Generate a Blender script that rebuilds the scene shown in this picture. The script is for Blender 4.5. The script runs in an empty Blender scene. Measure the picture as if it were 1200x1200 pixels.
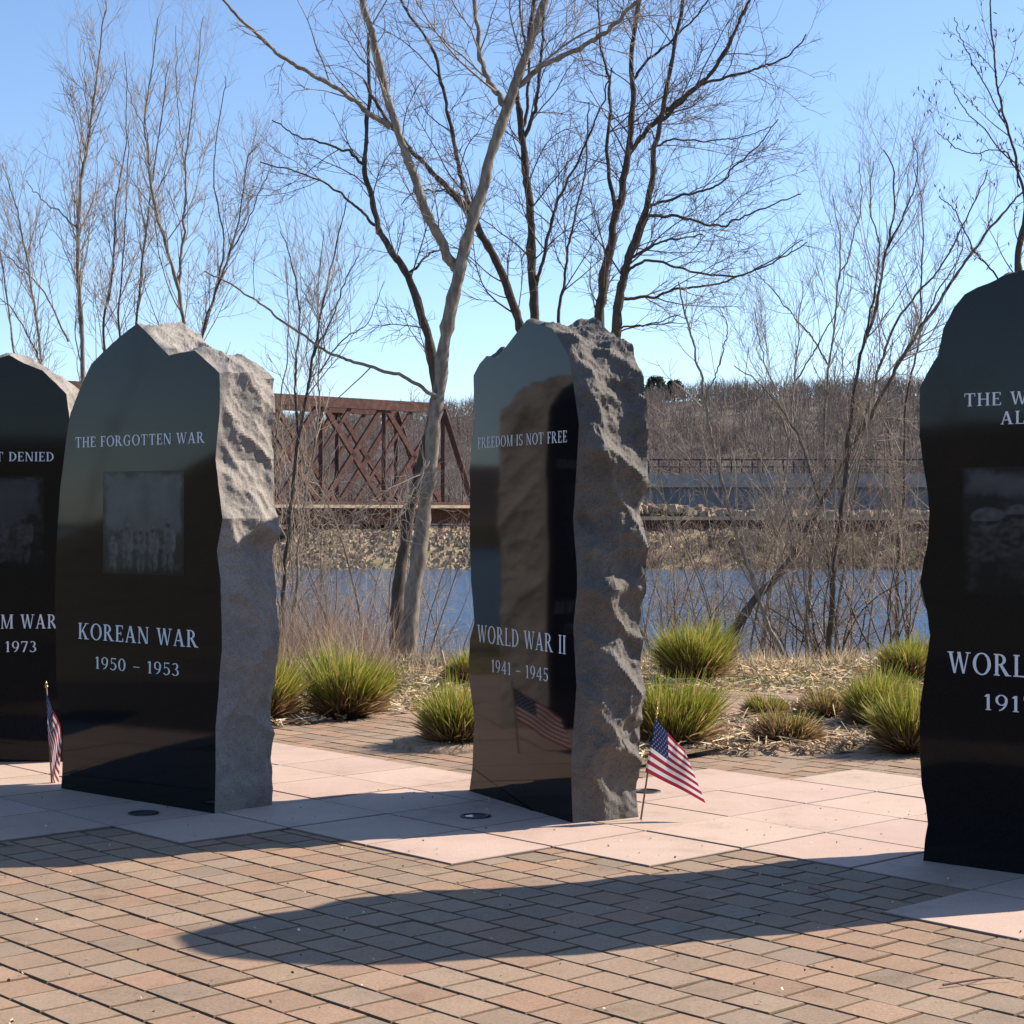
import bpy, math, random
import numpy as np
from mathutils import Vector, noise as mnoise
R = math.radians
random.seed(7)
sc = bpy.context.scene
col = sc.collection

# ------------------------------------------------------------------ camera, sky, sun, exposure
F, H = 2130.0, 1.545                       # focal length in 1200-px units, eye height
cam = bpy.data.objects.new('camera', bpy.data.cameras.new('camera'))
col.objects.link(cam)
cam.location = (0, 0, H); cam.rotation_euler = (R(90), 0, 0)
cam.data.sensor_width = 36; cam.data.lens = F / 1200 * 36
cam.data.clip_start = 0.1; cam.data.clip_end = 9000
sc.camera = cam
SUN_EL, SUN_AZ = 35.9, 68.0                # azimuth clockwise from +Y
w = bpy.data.worlds.new("World"); sc.world = w; w.use_nodes = True
nt = w.node_tree
bg = nt.nodes['Background']; sky = nt.nodes.new('ShaderNodeTexSky')
sky.sky_type = 'NISHITA'; sky.sun_disc = False
sky.sun_elevation = R(SUN_EL); sky.sun_rotation = R(SUN_AZ)
sky.air_density = 0.75; sky.dust_density = 0.3; sky.ozone_density = 3.2; sky.altitude = 100
nt.links.new(sky.outputs[0], bg.inputs[0]); bg.inputs[1].default_value = 0.12
sun = bpy.data.objects.new('sun', bpy.data.lights.new('sun', 'SUN')); col.objects.link(sun)
sun.data.energy = 5.0; sun.data.angle = R(0.5); sun.data.color = (1.0, 0.88, 0.74)
sd = Vector((math.sin(R(SUN_AZ)) * math.cos(R(SUN_EL)), math.cos(R(SUN_AZ)) * math.cos(R(SUN_EL)), math.sin(R(SUN_EL))))
sun.rotation_euler = sd.to_track_quat('Z', 'Y').to_euler(); sun.location = (30, 12, 20)
sc.view_settings.view_transform = 'Standard'; sc.view_settings.look = 'None'
sc.view_settings.exposure = 0.85; sc.view_settings.gamma = 1.0
sc.render.resolution_x = sc.render.resolution_y = 1024

# ------------------------------------------------------------------ helpers
def gp(u, v):                              # photo pixel -> point on the flat ground
    y = F * H / (v - 600); return ((u - 600) / F * y, y)
def at(u, v, y):                           # photo pixel -> point at distance y
    return ((u - 600) / F * y, y, H - (v - 600) / F * y)

def tag(o, label=None, cat=None, group=None, kind=None):
    if label: o['label'] = label
    if cat: o['category'] = cat
    if group: o['group'] = group
    if kind: o['kind'] = kind
    return o
def empty(name, loc=(0, 0, 0), rz=0):
    o = bpy.data.objects.new(name, None); col.objects.link(o)
    o.location = loc; o.rotation_euler = (0, 0, rz); o.empty_display_size = .2
    return o
def link(name, me, mats=None, parent=None, loc=None):
    for m in (mats if isinstance(mats, (list, tuple)) else [mats] if mats else []): me.materials.append(m)
    o = bpy.data.objects.new(name, me); col.objects.link(o)
    if parent: o.parent = parent
    if loc: o.location = loc
    return o
def copy_tree(o, parent=None):
    c = o.copy(); col.objects.link(c); c.parent = parent
    for ch in list(o.children): copy_tree(ch, c)
    return c

class MB:                                  # mixed polygon mesh builder
    def __init__(s): s.v = []; s.f = []; s.m = []; s.c = []
    def poly(s, pts, mi=0, c=None):
        i = len(s.v); s.v += [tuple(p) for p in pts]; s.f.append(tuple(range(i, i + len(pts)))); s.m.append(mi); s.c.append(c)
    def raw(s, vs, fs, mi=0, c=None):
        i = len(s.v); s.v += [tuple(p) for p in vs]
        for f in fs: s.f.append(tuple(i + k for k in f)); s.m.append(mi); s.c.append(c)
    def box(s, x0, y0, z0, x1, y1, z1, mi=0, b=0.0, c=None):
        vs = [(x0, y0, z0), (x1, y0, z0), (x1, y1, z0), (x0, y1, z0), (x0 + b, y0 + b, z1), (x1 - b, y0 + b, z1), (x1 - b, y1 - b, z1), (x0 + b, y1 - b, z1)]
        s.raw(vs, [(3, 2, 1, 0), (4, 5, 6, 7), (0, 1, 5, 4), (1, 2, 6, 5), (2, 3, 7, 6), (3, 0, 4, 7)], mi, c)
    def bar(s, a, b, w, h=None, mi=0):     # square bar from a to b
        a = Vector(a); b = Vector(b); h = h or w
        d = (b - a).normalized(); up = Vector((0, 0, 1)) if abs(d.z) < .9 else Vector((0, 1, 0))
        x = d.cross(up).normalized() * w / 2; y = x.cross(d).normalized() * h / 2
        vs = [a - x - y, a + x - y, a + x + y, a - x + y, b - x - y, b + x - y, b + x + y, b - x + y]
        s.raw(vs, [(3, 2, 1, 0), (4, 5, 6, 7), (0, 1, 5, 4), (1, 2, 6, 5), (2, 3, 7, 6), (3, 0, 4, 7)], mi)
    def cyl(s, a, b, r0, r1=None, n=12, mi=0):
        a = Vector(a); b = Vector(b); r1 = r0 if r1 is None else r1
        d = (b - a).normalized(); x = d.orthogonal().normalized(); y = d.cross(x)
        vs = [a + (x * math.cos(t) + y * math.sin(t)) * r0 for t in [2 * math.pi * k / n for k in range(n)]]
        vs += [b + (x * math.cos(t) + y * math.sin(t)) * r1 for t in [2 * math.pi * k / n for k in range(n)]]
        s.raw(vs, [(k, (k + 1) % n, n + (k + 1) % n, n + k) for k in range(n)] + [tuple(range(n - 1, -1, -1)), tuple(range(n, 2 * n))], mi)
    def mesh(s, name, smooth=False):
        me = bpy.data.meshes.new(name); me.from_pydata(s.v, [], s.f)
        me.polygons.foreach_set('material_index', s.m)
        if any(c is not None for c in s.c):
            ca = me.color_attributes.new('tint', 'FLOAT_COLOR', 'CORNER'); buf = []
            for p, c in zip(me.polygons, s.c): buf += list((*(c or (1, 1, 1)), 1.0)) * p.loop_total
            ca.data.foreach_set('color', buf)
        if smooth: me.polygons.foreach_set('use_smooth', [True] * len(me.polygons))
        me.update(); return me
    def build(s, name, mats=None, parent=None, smooth=False, loc=None):
        return link(name, s.mesh(name, smooth), mats, parent, loc)

class QB:                                  # numpy quad builder
    def __init__(s): s.v = []; s.q = []; s.t = []; s.n = 0
    def add(s, v, q, t=None):
        s.v.append(v.reshape(-1, 3)); s.q.append(q.reshape(-1, 4) + s.n)
        s.t.append(np.ones((v.size // 3, 3)) if t is None else t.reshape(-1, 3)); s.n += v.size // 3
    def mesh(s, name, smooth=True, tint=False):
        v = np.concatenate(s.v).astype('f'); q = np.concatenate(s.q).astype('i')
        me = bpy.data.meshes.new(name); me.vertices.add(len(v)); me.vertices.foreach_set('co', v.ravel())
        me.loops.add(q.size); me.loops.foreach_set('vertex_index', q.ravel())
        me.polygons.add(len(q)); me.polygons.foreach_set('loop_start', np.arange(0, q.size, 4, dtype='i'))
        me.polygons.foreach_set('loop_total', np.full(len(q), 4, dtype='i'))
        me.polygons.foreach_set('use_smooth', np.full(len(q), smooth))
        if tint:
            t = np.concatenate(s.t); t = np.concatenate([t, np.ones((len(t), 1))], 1).astype('f')
            ca = me.color_attributes.new('tint', 'FLOAT_COLOR', 'POINT'); ca.data.foreach_set('color', t.ravel())
        me.update(calc_edges=True); me.validate(); return me

def norm(a): return a / np.maximum(np.linalg.norm(a, axis=-1, keepdims=True), 1e-9)
def tubes(qb, P, Rd, sides):               # P (N,K,3), Rd (N,K)
    N, K, _ = P.shape
    T = norm(np.gradient(P, axis=1)) if K > 2 else norm(np.repeat(P[:, 1:] - P[:, :1], 2, 1))
    ref = np.zeros_like(T); ref[..., 0] = .31; ref[..., 1] = .95
    X = norm(np.cross(T, ref)); Y = np.cross(T, X)
    a = np.arange(sides) * 2 * math.pi / sides
    V = P[:, :, None] + (X[:, :, None] * np.cos(a)[None, None, :, None] + Y[:, :, None] * np.sin(a)[None, None, :, None]) * Rd[:, :, None, None]
    idx = np.arange(N * K * sides).reshape(N, K, sides); nx = np.roll(idx, -1, 2)
    qb.add(V, np.stack([idx[:, :-1], nx[:, :-1], nx[:, 1:], idx[:, 1:]], -1))
def grow(rng, P0, D, L, K, up, wob, bend=None):
    N = len(P0); P = np.zeros((N, K + 1, 3)); P[:, 0] = P0; d = norm(D)
    drift = rng.normal(size=(N, 3)) * wob * .5
    for k in range(K):
        d = norm(d + rng.normal(size=(N, 3)) * wob + drift + np.array([0, 0, up]))
        P[:, k + 1] = P[:, k] + d * (L / K)[:, None]
    return P
def kids(rng, P, L, per, ang, t0=.15, t1=.97):     # spawn points on paths
    N, K, _ = P.shape; n = np.maximum(0, rng.poisson(per, N) if np.isscalar(per) else rng.poisson(per))
    i = np.repeat(np.arange(N), n); t = t0 + (t1 - t0) * rng.random(len(i))
    f = t * (K - 1); k = np.minimum(f.astype(int), K - 2); fr = (f - k)[:, None]
    p = P[i, k] * (1 - fr) + P[i, k + 1] * fr; T = norm(P[i, k + 1] - P[i, k])
    q = norm(np.cross(T, rng.normal(size=T.shape))); a = ang * (.7 + .6 * rng.random(len(i)))[:, None]
    return i, t, p, T * np.cos(a) + q * np.sin(a)

# ------------------------------------------------------------------ materials
def nodes(name):
    m = bpy.data.materials.new(name); m.use_nodes = True; t = m.node_tree
    return m, t, t.nodes['Principled BSDF']
def N(t, kind, **kw):
    n = t.nodes.new(kind)
    for k, v in kw.items():
        if k in n.inputs: n.inputs[k].default_value = v
        else: setattr(n, k, v)
    return n
def ramp(t, fac, stops):
    r = t.nodes.new('ShaderNodeValToRGB'); e = r.color_ramp.elements
    while len(e) < len(stops): e.new(.5)
    for el, (p, c) in zip(e, stops): el.position = p; el.color = (*c, 1)
    t.links.new(fac, r.inputs[0]); return r.outputs[0]
def mul(t, a, b):
    n = t.nodes.new('ShaderNodeMix'); n.data_type = 'RGBA'; n.blend_type = 'MULTIPLY'; n.inputs[0].default_value = 1
    for s, i in ((a, 6), (b, 7)):
        if hasattr(s, 'default_value'): t.links.new(s, n.inputs[i])
        else: n.inputs[i].default_value = (*s, 1)
    return n.outputs[2]
def noise_fac(t, scale, detail=6, rough=.6, coord='Object', stretch=None):
    tc = t.nodes.new('ShaderNodeTexCoord'); o = tc.outputs[coord]
    if stretch:
        mp = t.nodes.new('ShaderNodeMapping'); mp.inputs['Scale'].default_value = stretch; t.links.new(o, mp.inputs[0]); o = mp.outputs[0]
    n = N(t, 'ShaderNodeTexNoise', Scale=scale, Detail=detail, Roughness=rough); t.links.new(o, n.inputs['Vector'])
    return n.outputs[0]
def bump(t, b, fac, strength, dist):
    n = N(t, 'ShaderNodeBump', Strength=strength, Distance=dist); t.links.new(fac, n.inputs['Height']); t.links.new(n.outputs[0], b.inputs['Normal']); return n
def mat_noise(name, stops, scale, rough=.8, bs=.3, bd=.01, detail=8, tint=False, stretch=None, bscale=None, spec=.3, metal=0):
    m, t, b = nodes(name); f = noise_fac(t, scale, detail, .65, 'Object', stretch)
    c = ramp(t, f, stops)
    if tint:
        a = t.nodes.new('ShaderNodeVertexColor'); a.layer_name = 'tint'; c = mul(t, c, a.outputs[0])
    t.links.new(c, b.inputs['Base Color']); b.inputs['Roughness'].default_value = rough
    b.inputs['Specular IOR Level'].default_value = spec; b.inputs['Metallic'].default_value = metal
    if bs: bump(t, b, noise_fac(t, bscale or scale, detail, .7, 'Object', stretch), bs, bd)
    return m
def g3(a): return (a, a, a)

M = {}
# polished black granite
m, t, b = nodes('polished_granite'); f = noise_fac(t, 260, 2)
t.links.new(ramp(t, f, [(.35, (.004, .004, .005)), (.7, (.012, .012, .014))]), b.inputs['Base Color'])
b.inputs['Roughness'].default_value = .045; b.inputs['IOR'].default_value = 1.28; M['polish'] = m
bump(t, b, noise_fac(t, 1.7, 2), .02, .02)
# rock-pitched granite: shade coloured into the dark copy, sun into the pale one
for nm, k in (('rock', .43), ('rocklit', 1.0)):
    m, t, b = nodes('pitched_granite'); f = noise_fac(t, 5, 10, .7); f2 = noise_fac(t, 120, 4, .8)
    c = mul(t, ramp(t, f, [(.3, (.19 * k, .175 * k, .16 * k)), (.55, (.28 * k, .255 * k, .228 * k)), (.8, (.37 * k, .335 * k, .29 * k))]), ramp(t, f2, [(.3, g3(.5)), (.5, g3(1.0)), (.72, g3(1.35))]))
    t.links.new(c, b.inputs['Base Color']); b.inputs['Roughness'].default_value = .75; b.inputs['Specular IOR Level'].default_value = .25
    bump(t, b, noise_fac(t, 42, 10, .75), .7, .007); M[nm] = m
m, t, b = nodes('engraved_letters'); b.inputs['Roughness'].default_value = .8; b.inputs['Specular IOR Level'].default_value = .1
t.links.new(ramp(t, noise_fac(t, 120, 3), [(.2, (.62, .66, .70)), (.8, (.82, .85, .88))]), b.inputs['Base Color']); M['letter'] = m
m, t, b = nodes('laser_etching'); b.inputs['Roughness'].default_value = .2; b.inputs['IOR'].default_value = 1.28
a = t.nodes.new('ShaderNodeVertexColor'); a.layer_name = 'tint'; t.links.new(a.outputs[0], b.inputs['Base Color']); M['etch'] = m
# pavers, slabs
m, t, b = nodes('concrete_paver'); a = t.nodes.new('ShaderNodeVertexColor'); a.layer_name = 'tint'
c = mul(t, a.outputs[0], ramp(t, noise_fac(t, 2.2, 8, .75), [(.28, (.68, .66, .62)), (.45, g3(.97)), (.6, g3(1.04)), (.75, g3(1.2))]))
c = mul(t, c, ramp(t, noise_fac(t, 95, 5, .85), [(.3, g3(.45)), (.42, g3(.88)), (.56, g3(1.08)), (.66, g3(1.3)), (.73, g3(2.2))]))
t.links.new(c, b.inputs['Base Color']); b.inputs['Roughness'].default_value = .82; b.inputs['Specular IOR Level'].default_value = .2
bump(t, b, noise_fac(t, 120, 6, .75), .55, .004); M['paver'] = m
m, t, b = nodes('pink_granite_slab'); a = t.nodes.new('ShaderNodeVertexColor'); a.layer_name = 'tint'
c = mul(t, a.outputs[0], ramp(t, noise_fac(t, 170, 4, .8), [(.3, g3(.66)), (.48, g3(1.0)), (.72, g3(1.16))]))
c = mul(t, c, ramp(t, noise_fac(t, 1.9, 9, .75), [(.3, (.72, .70, .66)), (.45, (.93, .92, .90)), (.62, g3(1.0)), (.8, g3(1.05))]))
t.links.new(c, b.inputs['Base Color']); b.inputs['Roughness'].default_value = .7; b.inputs['Specular IOR Level'].default_value = .25
bump(t, b, noise_fac(t, 180, 4, .7), .2, .002); M['slab'] = m
M['joint'] = mat_noise('joint_sand', [(.3, (.035, .028, .02)), (.5, (.07, .052, .036)), (.6, (.06, .062, .026)), (.75, (.15, .115, .08))], 9, .95, .6, .01)
# ground: mulch near, dry lawn farther, grassy patches
m, t, b = nodes('mulch_and_lawn'); f = noise_fac(t, .8, 8, .65); f2 = noise_fac(t, 30, 6, .75)
c = mul(t, ramp(t, f, [(.36, (.34, .24, .15)), (.5, (.42, .31, .2)), (.58, (.26, .25, .1)), (.7, (.15, .19, .06))]), ramp(t, f2, [(.3, g3(.45)), (.5, g3(.95)), (.68, g3(1.3))]))
t.links.new(c, b.inputs['Base Color']); b.inputs['Roughness'].default_value = .95; b.inputs['Specular IOR Level'].default_value = .1
bump(t, b, f2, .8, .03); M['ground'] = m
M['mulch'] = mat_noise('wood_mulch', [(.3, (.12, .08, .05)), (.48, (.33, .24, .16)), (.7, (.46, .36, .26))], 24, .95, .9, .03)
m, t, b = nodes('chips'); a = t.nodes.new('ShaderNodeVertexColor'); a.layer_name = 'tint'; t.links.new(a.outputs[0], b.inputs['Base Color']); b.inputs['Roughness'].default_value = .9; b.inputs['Specular IOR Level'].default_value = .15; M['tint'] = m
m, t, b = nodes('grass_blade'); a = t.nodes.new('ShaderNodeVertexColor'); a.layer_name = 'tint'; t.links.new(a.outputs[0], b.inputs['Base Color']); b.inputs['Roughness'].default_value = .55; b.inputs['Specular IOR Level'].default_value = .3
tr = t.nodes.new('ShaderNodeBsdfTranslucent'); t.links.new(a.outputs[0], tr.inputs[0]); ms = t.nodes.new('ShaderNodeMixShader'); ms.inputs[0].default_value = .35
t.links.new(b.outputs[0], ms.inputs[1]); t.links.new(tr.outputs[0], ms.inputs[2]); t.links.new(ms.outputs[0], t.nodes['Material Output'].inputs[0]); M['blade'] = m
M['lawn'] = mat_noise('winter_lawn', [(.35, (.10, .085, .04)), (.5, (.16, .125, .07)), (.65, (.07, .085, .03))], .6, .95, .5, .03)
# bark
M['barkpale'] = mat_noise('pale_bark', [(.3, (.09, .075, .06)), (.5, (.21, .18, .145)), (.75, (.36, .315, .26))], 7, .85, .5, .01, stretch=(3, 3, .8))
M['barkdark'] = mat_noise('dark_bark', [(.3, (.035, .028, .022)), (.55, (.085, .066, .052)), (.8, (.15, .12, .095))], 9, .9, .6, .012, stretch=(3, 3, .7))
M['barkmid'] = mat_noise('brown_bark', [(.3, (.06, .047, .037)), (.55, (.13, .105, .083)), (.8, (.24, .20, .16))], 8, .9, .7, .014, stretch=(3, 3, .7))
M['twig'] = mat_noise('twig_bark', [(.3, (.19, .155, .13)), (.6, (.34, .285, .235))], 3, .8, 0)
M['twigdark'] = mat_noise('dark_twig_bark', [(.3, (.085, .058, .05)), (.6, (.16, .115, .095))], 3, .8, 0)
M['twigpale'] = mat_noise('pale_twig_bark', [(.3, (.24, .185, .14)), (.6, (.42, .34, .265))], 3, .8, 0)
# far bank
M['rust'] = mat_noise('rusted_steel', [(.3, (.045, .022, .018)), (.55, (.105, .048, .038)), (.8, (.17, .095, .072))], 2.5, .9, .2, .02)
M['timber'] = mat_noise('pale_timber', [(.3, (.3, .24, .16)), (.7, (.5, .42, .3))], 3, .9, .2, .02)
M['concrete'] = mat_noise('weathered_concrete', [(.3, (.2, .19, .18)), (.7, (.36, .34, .31))], 1.2, .9, .2, .02)
M['steelgrey'] = mat_noise('blue_grey_steel', [(.3, (.12, .125, .135)), (.7, (.19, .195, .205))], .8, .7, .1, .02)
M['darkmetal'] = mat_noise('dark_metal', [(.3, (.02, .02, .022)), (.7, (.05, .05, .052))], 30, .5, .1, .002)
M['forest'] = mat_noise('bare_forest', [(.3, (.10, .078, .072)), (.7, (.20, .16, .14))], .05, .9, 0)
M['hill'] = mat_noise('leaf_strewn_hillside', [(.3, (.08, .062, .055)), (.7, (.15, .12, .10))], .06, .95, 0)
M['evergreen'] = mat_noise('evergreen_needles', [(.3, (.045, .055, .04)), (.7, (.08, .09, .06))], 1, .8, 0)
# river
m, t, b = nodes('river_water'); b.inputs['Base Color'].default_value = (.035, .10, .20, 1); b.inputs['Roughness'].default_value = .12; b.inputs['IOR'].default_value = 1.33
bump(t, b, noise_fac(t, 1.6, 5, .6, 'Object', (.7, 1.6, 1)), .9, .22); M['water'] = m
# flag cloth, pole
for k, c in dict(red=(.36, .03, .05), white=(.78, .76, .74), blue=(.025, .04, .12)).items():
    m, t, b = nodes('flag_' + k); t.links.new(ramp(t, noise_fac(t, 300, 2), [(.3, tuple(x * .85 for x in c)), (.7, c)]), b.inputs['Base Color']); b.inputs['Roughness'].default_value = .7; b.inputs['Specular IOR Level'].default_value = .2
    tr = N(t, 'ShaderNodeBsdfTranslucent'); tr.inputs[0].default_value = (*c, 1); ms = t.nodes.new('ShaderNodeMixShader'); ms.inputs[0].default_value = .3
    t.links.new(b.outputs[0], ms.inputs[1]); t.links.new(tr.outputs[0], ms.inputs[2]); t.links.new(ms.outputs[0], t.nodes['Material Output'].inputs[0]); M['flag' + k] = m
M['dowel'] = mat_noise('wood_dowel', [(.3, (.12, .08, .05)), (.7, (.22, .16, .1))], 40, .6, 0)
m, t, b = nodes('brass_tip'); b.inputs['Base Color'].default_value = (.55, .4, .15, 1); b.inputs['Metallic'].default_value = 1; b.inputs['Roughness'].default_value = .35; M['brass'] = m
m, t, b = nodes('lamp_glass'); b.inputs['Base Color'].default_value = (.02, .022, .025, 1); b.inputs['Roughness'].default_value = .15; M['lens'] = m

# ------------------------------------------------------------------ terrain, river
WATER = -2.3
def sstep(a, b, x):
    t = min(1, max(0, (x - a) / (b - a))); return t * t * (3 - 2 * t)
def terrain(x, y):
    rim = 18.2 + .35 * math.sin(x * .55 + 1) + .2 * math.sin(x * 1.7)
    z = 0.0
    if y < 17:                              # rising ground beside and behind the plaza
        z += 6.0 * sstep(16, 90, -x) + 6.0 * sstep(14, 90, -y) + 5 * sstep(40, 140, x)
        z *= 1 - sstep(8, 17, y)
    if y > 15: z += -4.2 * sstep(rim, rim + 13, y) * (1 - sstep(116, 129, y)) + .08 * mnoise.noise((x * .8, y * .8, 3)) * sstep(15, 18, y)
    if y > 116: z += .35 * mnoise.noise((x * .15, y * .15, 7))
    if y > 200:
        z += sstep(330, 640, y) * (31 + 5 * math.sin(x * .011 + .6) + 7 * sstep(-60, 180, x) + 2.5 * mnoise.noise((x * .02, y * .01, 1)))
    return z
xs = np.concatenate([np.linspace(-900, -60, 18)[:-1], np.linspace(-60, -12, 18)[:-1], np.linspace(-12, 12, 50), np.linspace(12, 60, 18)[1:], np.linspace(60, 900, 18)[1:]])
ys = np.concatenate([np.linspace(-300, -10, 12)[:-1], np.linspace(-10, 15, 14)[:-1], np.linspace(15, 34, 40)[:-1], np.linspace(34, 112, 8)[:-1], np.linspace(112, 150, 30)[:-1], np.linspace(150, 330, 8)[:-1], np.linspace(330, 700, 40)[:-1], np.linspace(700, 3000, 6)])
mb = MB(); W_ = len(xs)
vs = [(x, y, terrain(x, y)) for y in ys for x in xs]
mb.raw(vs, [(j * W_ + i, j * W_ + i + 1, (j + 1) * W_ + i + 1, (j + 1) * W_ + i) for j in range(len(ys) - 1) for i in range(W_ - 1)])
for k, f in enumerate(mb.f):
    if mb.v[f[0]][1] > 150: mb.m[k] = 1
    elif mb.v[f[0]][1] < 11 or abs(mb.v[f[0]][0]) > 12: mb.m[k] = 2
tag(mb.build('ground', [M['ground'], M['hill'], M['lawn']], smooth=True), kind='structure')
mb = MB(); mb.poly([(-400, 19, WATER), (400, 19, WATER), (400, 126, WATER), (-400, 126, WATER)])
tag(mb.build('river', M['water']), kind='structure')

# ------------------------------------------------------------------ paving grid (axes measured in the photograph)
S, OX, OY, GA = 0.6073, 1.0863, 9.1065, R(-47.9)
ea = (math.cos(GA), math.sin(GA)); eb = (-ea[1], ea[0])
def grid(a, b): return (OX + S * (a * ea[0] + b * eb[0]), OY + S * (a * ea[1] + b * eb[1]))
SLAB = {}
for a in range(-14, 9):                    # near (lo) and far (hi) end of the slab column a
    lo = -1 if a >= 1 and a < 3 else -2 if a in (0, 3) else -3 if a in (-1, -2) else -4 if a == -3 else -5 if a == -4 else -6 if a in (-5, -6) else -7 if a < -6 else -2
    hi = 5 if a >= 2 else 4 if a == 1 else 3 if a >= -1 else 2 if a == -2 else 1 if a == -3 else 0 if a > -8 else -1
    if a == 4: lo = -1
    if a > 4: lo = 0
    SLAB[a] = (lo, hi)
def in_slab(a, b):
    k = math.floor(a); return k in SLAB and SLAB[k][0] <= b < SLAB[k][1]
def inside(p, poly):
    x, y = p; r = False
    for (x0, y0), (x1, y1) in zip(poly, poly[1:] + poly[:1]):
        if (y0 > y) != (y1 > y) and x < (x1 - x0) * (y - y0) / (y1 - y0) + x0: r = not r
    return r
PLAZA = [(-9, 1), (9, 1), (9, 13.2), (6, 14.2), (3.5, 15.0), (2.52, 15.3), (1.97, 15.5), (.9, 15.3), (.3, 14.7), (-.53, 14.2), (-1.03, 13.7), (-1.25, 13.3), (-1.8, 12.75), (-4, 12.6), (-9, 12.6)]
BED = [(.72, 10.85), (1.08, 11.47), (1.45, 11.43), (1.93, 11.43), (2.21, 11.75), (2.58, 11.43), (3.6, 11.0), (5.5, 11.5), (5.5, 13.5), (3.2, 14.1), (2.42, 14.31), (1.88, 13.83), (1.7, 13.38), (1.42, 13.16), (.95, 13.2), (.5, 12.6), (.3, 11.6)]
BED2 = [(-.75, 11.75), (-.5, 11.5), (-.1, 11.55), (.12, 11.9), (-.05, 12.4), (-.5, 12.5), (-.8, 12.2)]
def clip(poly, keep):                      # Sutherland-Hodgman against an axis value: keep=(axis, sign, value)
    ax, sg, val = keep; out = []
    for p, q in zip(poly, poly[1:] + poly[:1]):
        a, b = sg * (p[ax] - val), sg * (q[ax] - val)
        if a >= 0: out.append(p)
        if a * b < 0:
            t = a / (a - b); out.append(tuple(p[i] + t * (q[i] - p[i]) for i in (0, 1)))
    return out
mb = MB(); PL, PW, g_ = 1 / 3, .30, .0075
rng = random.Random(3)
cols = [(.335, .232, .172), (.325, .23, .172), (.345, .23, .168), (.315, .23, .175), (.30, .225, .176), (.355, .224, .163), (.328, .236, .17)]
def paver(a0, a1, b0, b1):
    if a1 - a0 < .05 or b1 - b0 < .05: return
    c = cols[min(int(rng.triangular(0, 7, 2)), 6)]; k = rng.uniform(.9, 1.1); c = (c[0] * k * .92, c[1] * k * .93, c[2] * k * .87)
    dz = rng.gauss(0, .0007); tx, ty = rng.gauss(0, .0006), rng.gauss(0, .0006)
    def P(a, b, z, i):
        x, y = grid(a, b); s = (1, -1)[i % 2 == 0]; return (x, y, z)
    e = g_ / S * .5; q = e + .004 / S
    if a1 - a0 < .1 or b1 - b0 < .1: q = e + .002 / S
    A = [(a0, b0), (a1, b0), (a1, b1), (a0, b1)]; Sg = [(1, 1), (-1, 1), (-1, -1), (1, -1)]
    lo = [P(a + s * e, b + t * e, -.006, 0) for (a, b), (s, t) in zip(A, Sg)]
    md = [P(a + s * e, b + t * e, .0085 + dz + tx * s + ty * t, 0) for (a, b), (s, t) in zip(A, Sg)]
    tp = [P(a + s * q, b + t * q, .013 + dz + tx * s + ty * t, 0) for (a, b), (s, t) in zip(A, Sg)]
    dk = (c[0] * .42, c[1] * .39, c[2] * .34)      # darker sides and chamfers, so the joints read as dark lines
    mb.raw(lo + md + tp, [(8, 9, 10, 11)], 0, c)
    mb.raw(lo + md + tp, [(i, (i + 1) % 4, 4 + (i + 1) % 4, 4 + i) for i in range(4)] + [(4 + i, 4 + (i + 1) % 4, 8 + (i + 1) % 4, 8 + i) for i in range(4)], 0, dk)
row0 = -24 * PW - .1
for r in range(0, 130):
    b0 = row0 + r * PW; off = (.5 if r % 2 else 0) * PL + .02
    for k in range(-90, 45):
        a0 = k * PL + off; a1 = a0 + PL; b1 = b0 + PW
        cx, cy = grid((a0 + a1) / 2, (b0 + b1) / 2)
        if not (-7.5 < cx < 7 and 3.5 < cy < 16) or not inside((cx, cy), PLAZA) or inside((cx, cy), BED) or inside((cx, cy), BED2): continue
        # cut the paver against the slab cells it touches
        pieces = []
        for ia in range(math.floor(a0), math.floor(a1 - 1e-6) + 1):
            for ib in range(math.floor(b0), math.floor(b1 - 1e-6) + 1):
                if not in_slab(ia + .5, ib + .5): pieces.append((max(a0, ia), min(a1, ia + 1), max(b0, ib), min(b1, ib + 1)))
        full = math.floor(a1 - 1e-6) - math.floor(a0) + 1; full *= math.floor(b1 - 1e-6) - math.floor(b0) + 1
        if len(pieces) == full: paver(a0, a1, b0, b1)
        else:
            st = rng.getstate()
            ga = {}
            for p in pieces: ga.setdefault((p[2], p[3]), []).append(p)
            for kk, ps in ga.items():
                paver(min(p[0] for p in ps), max(p[1] for p in ps), kk[0], kk[1])
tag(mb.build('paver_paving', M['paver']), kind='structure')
mb = MB()
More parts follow.
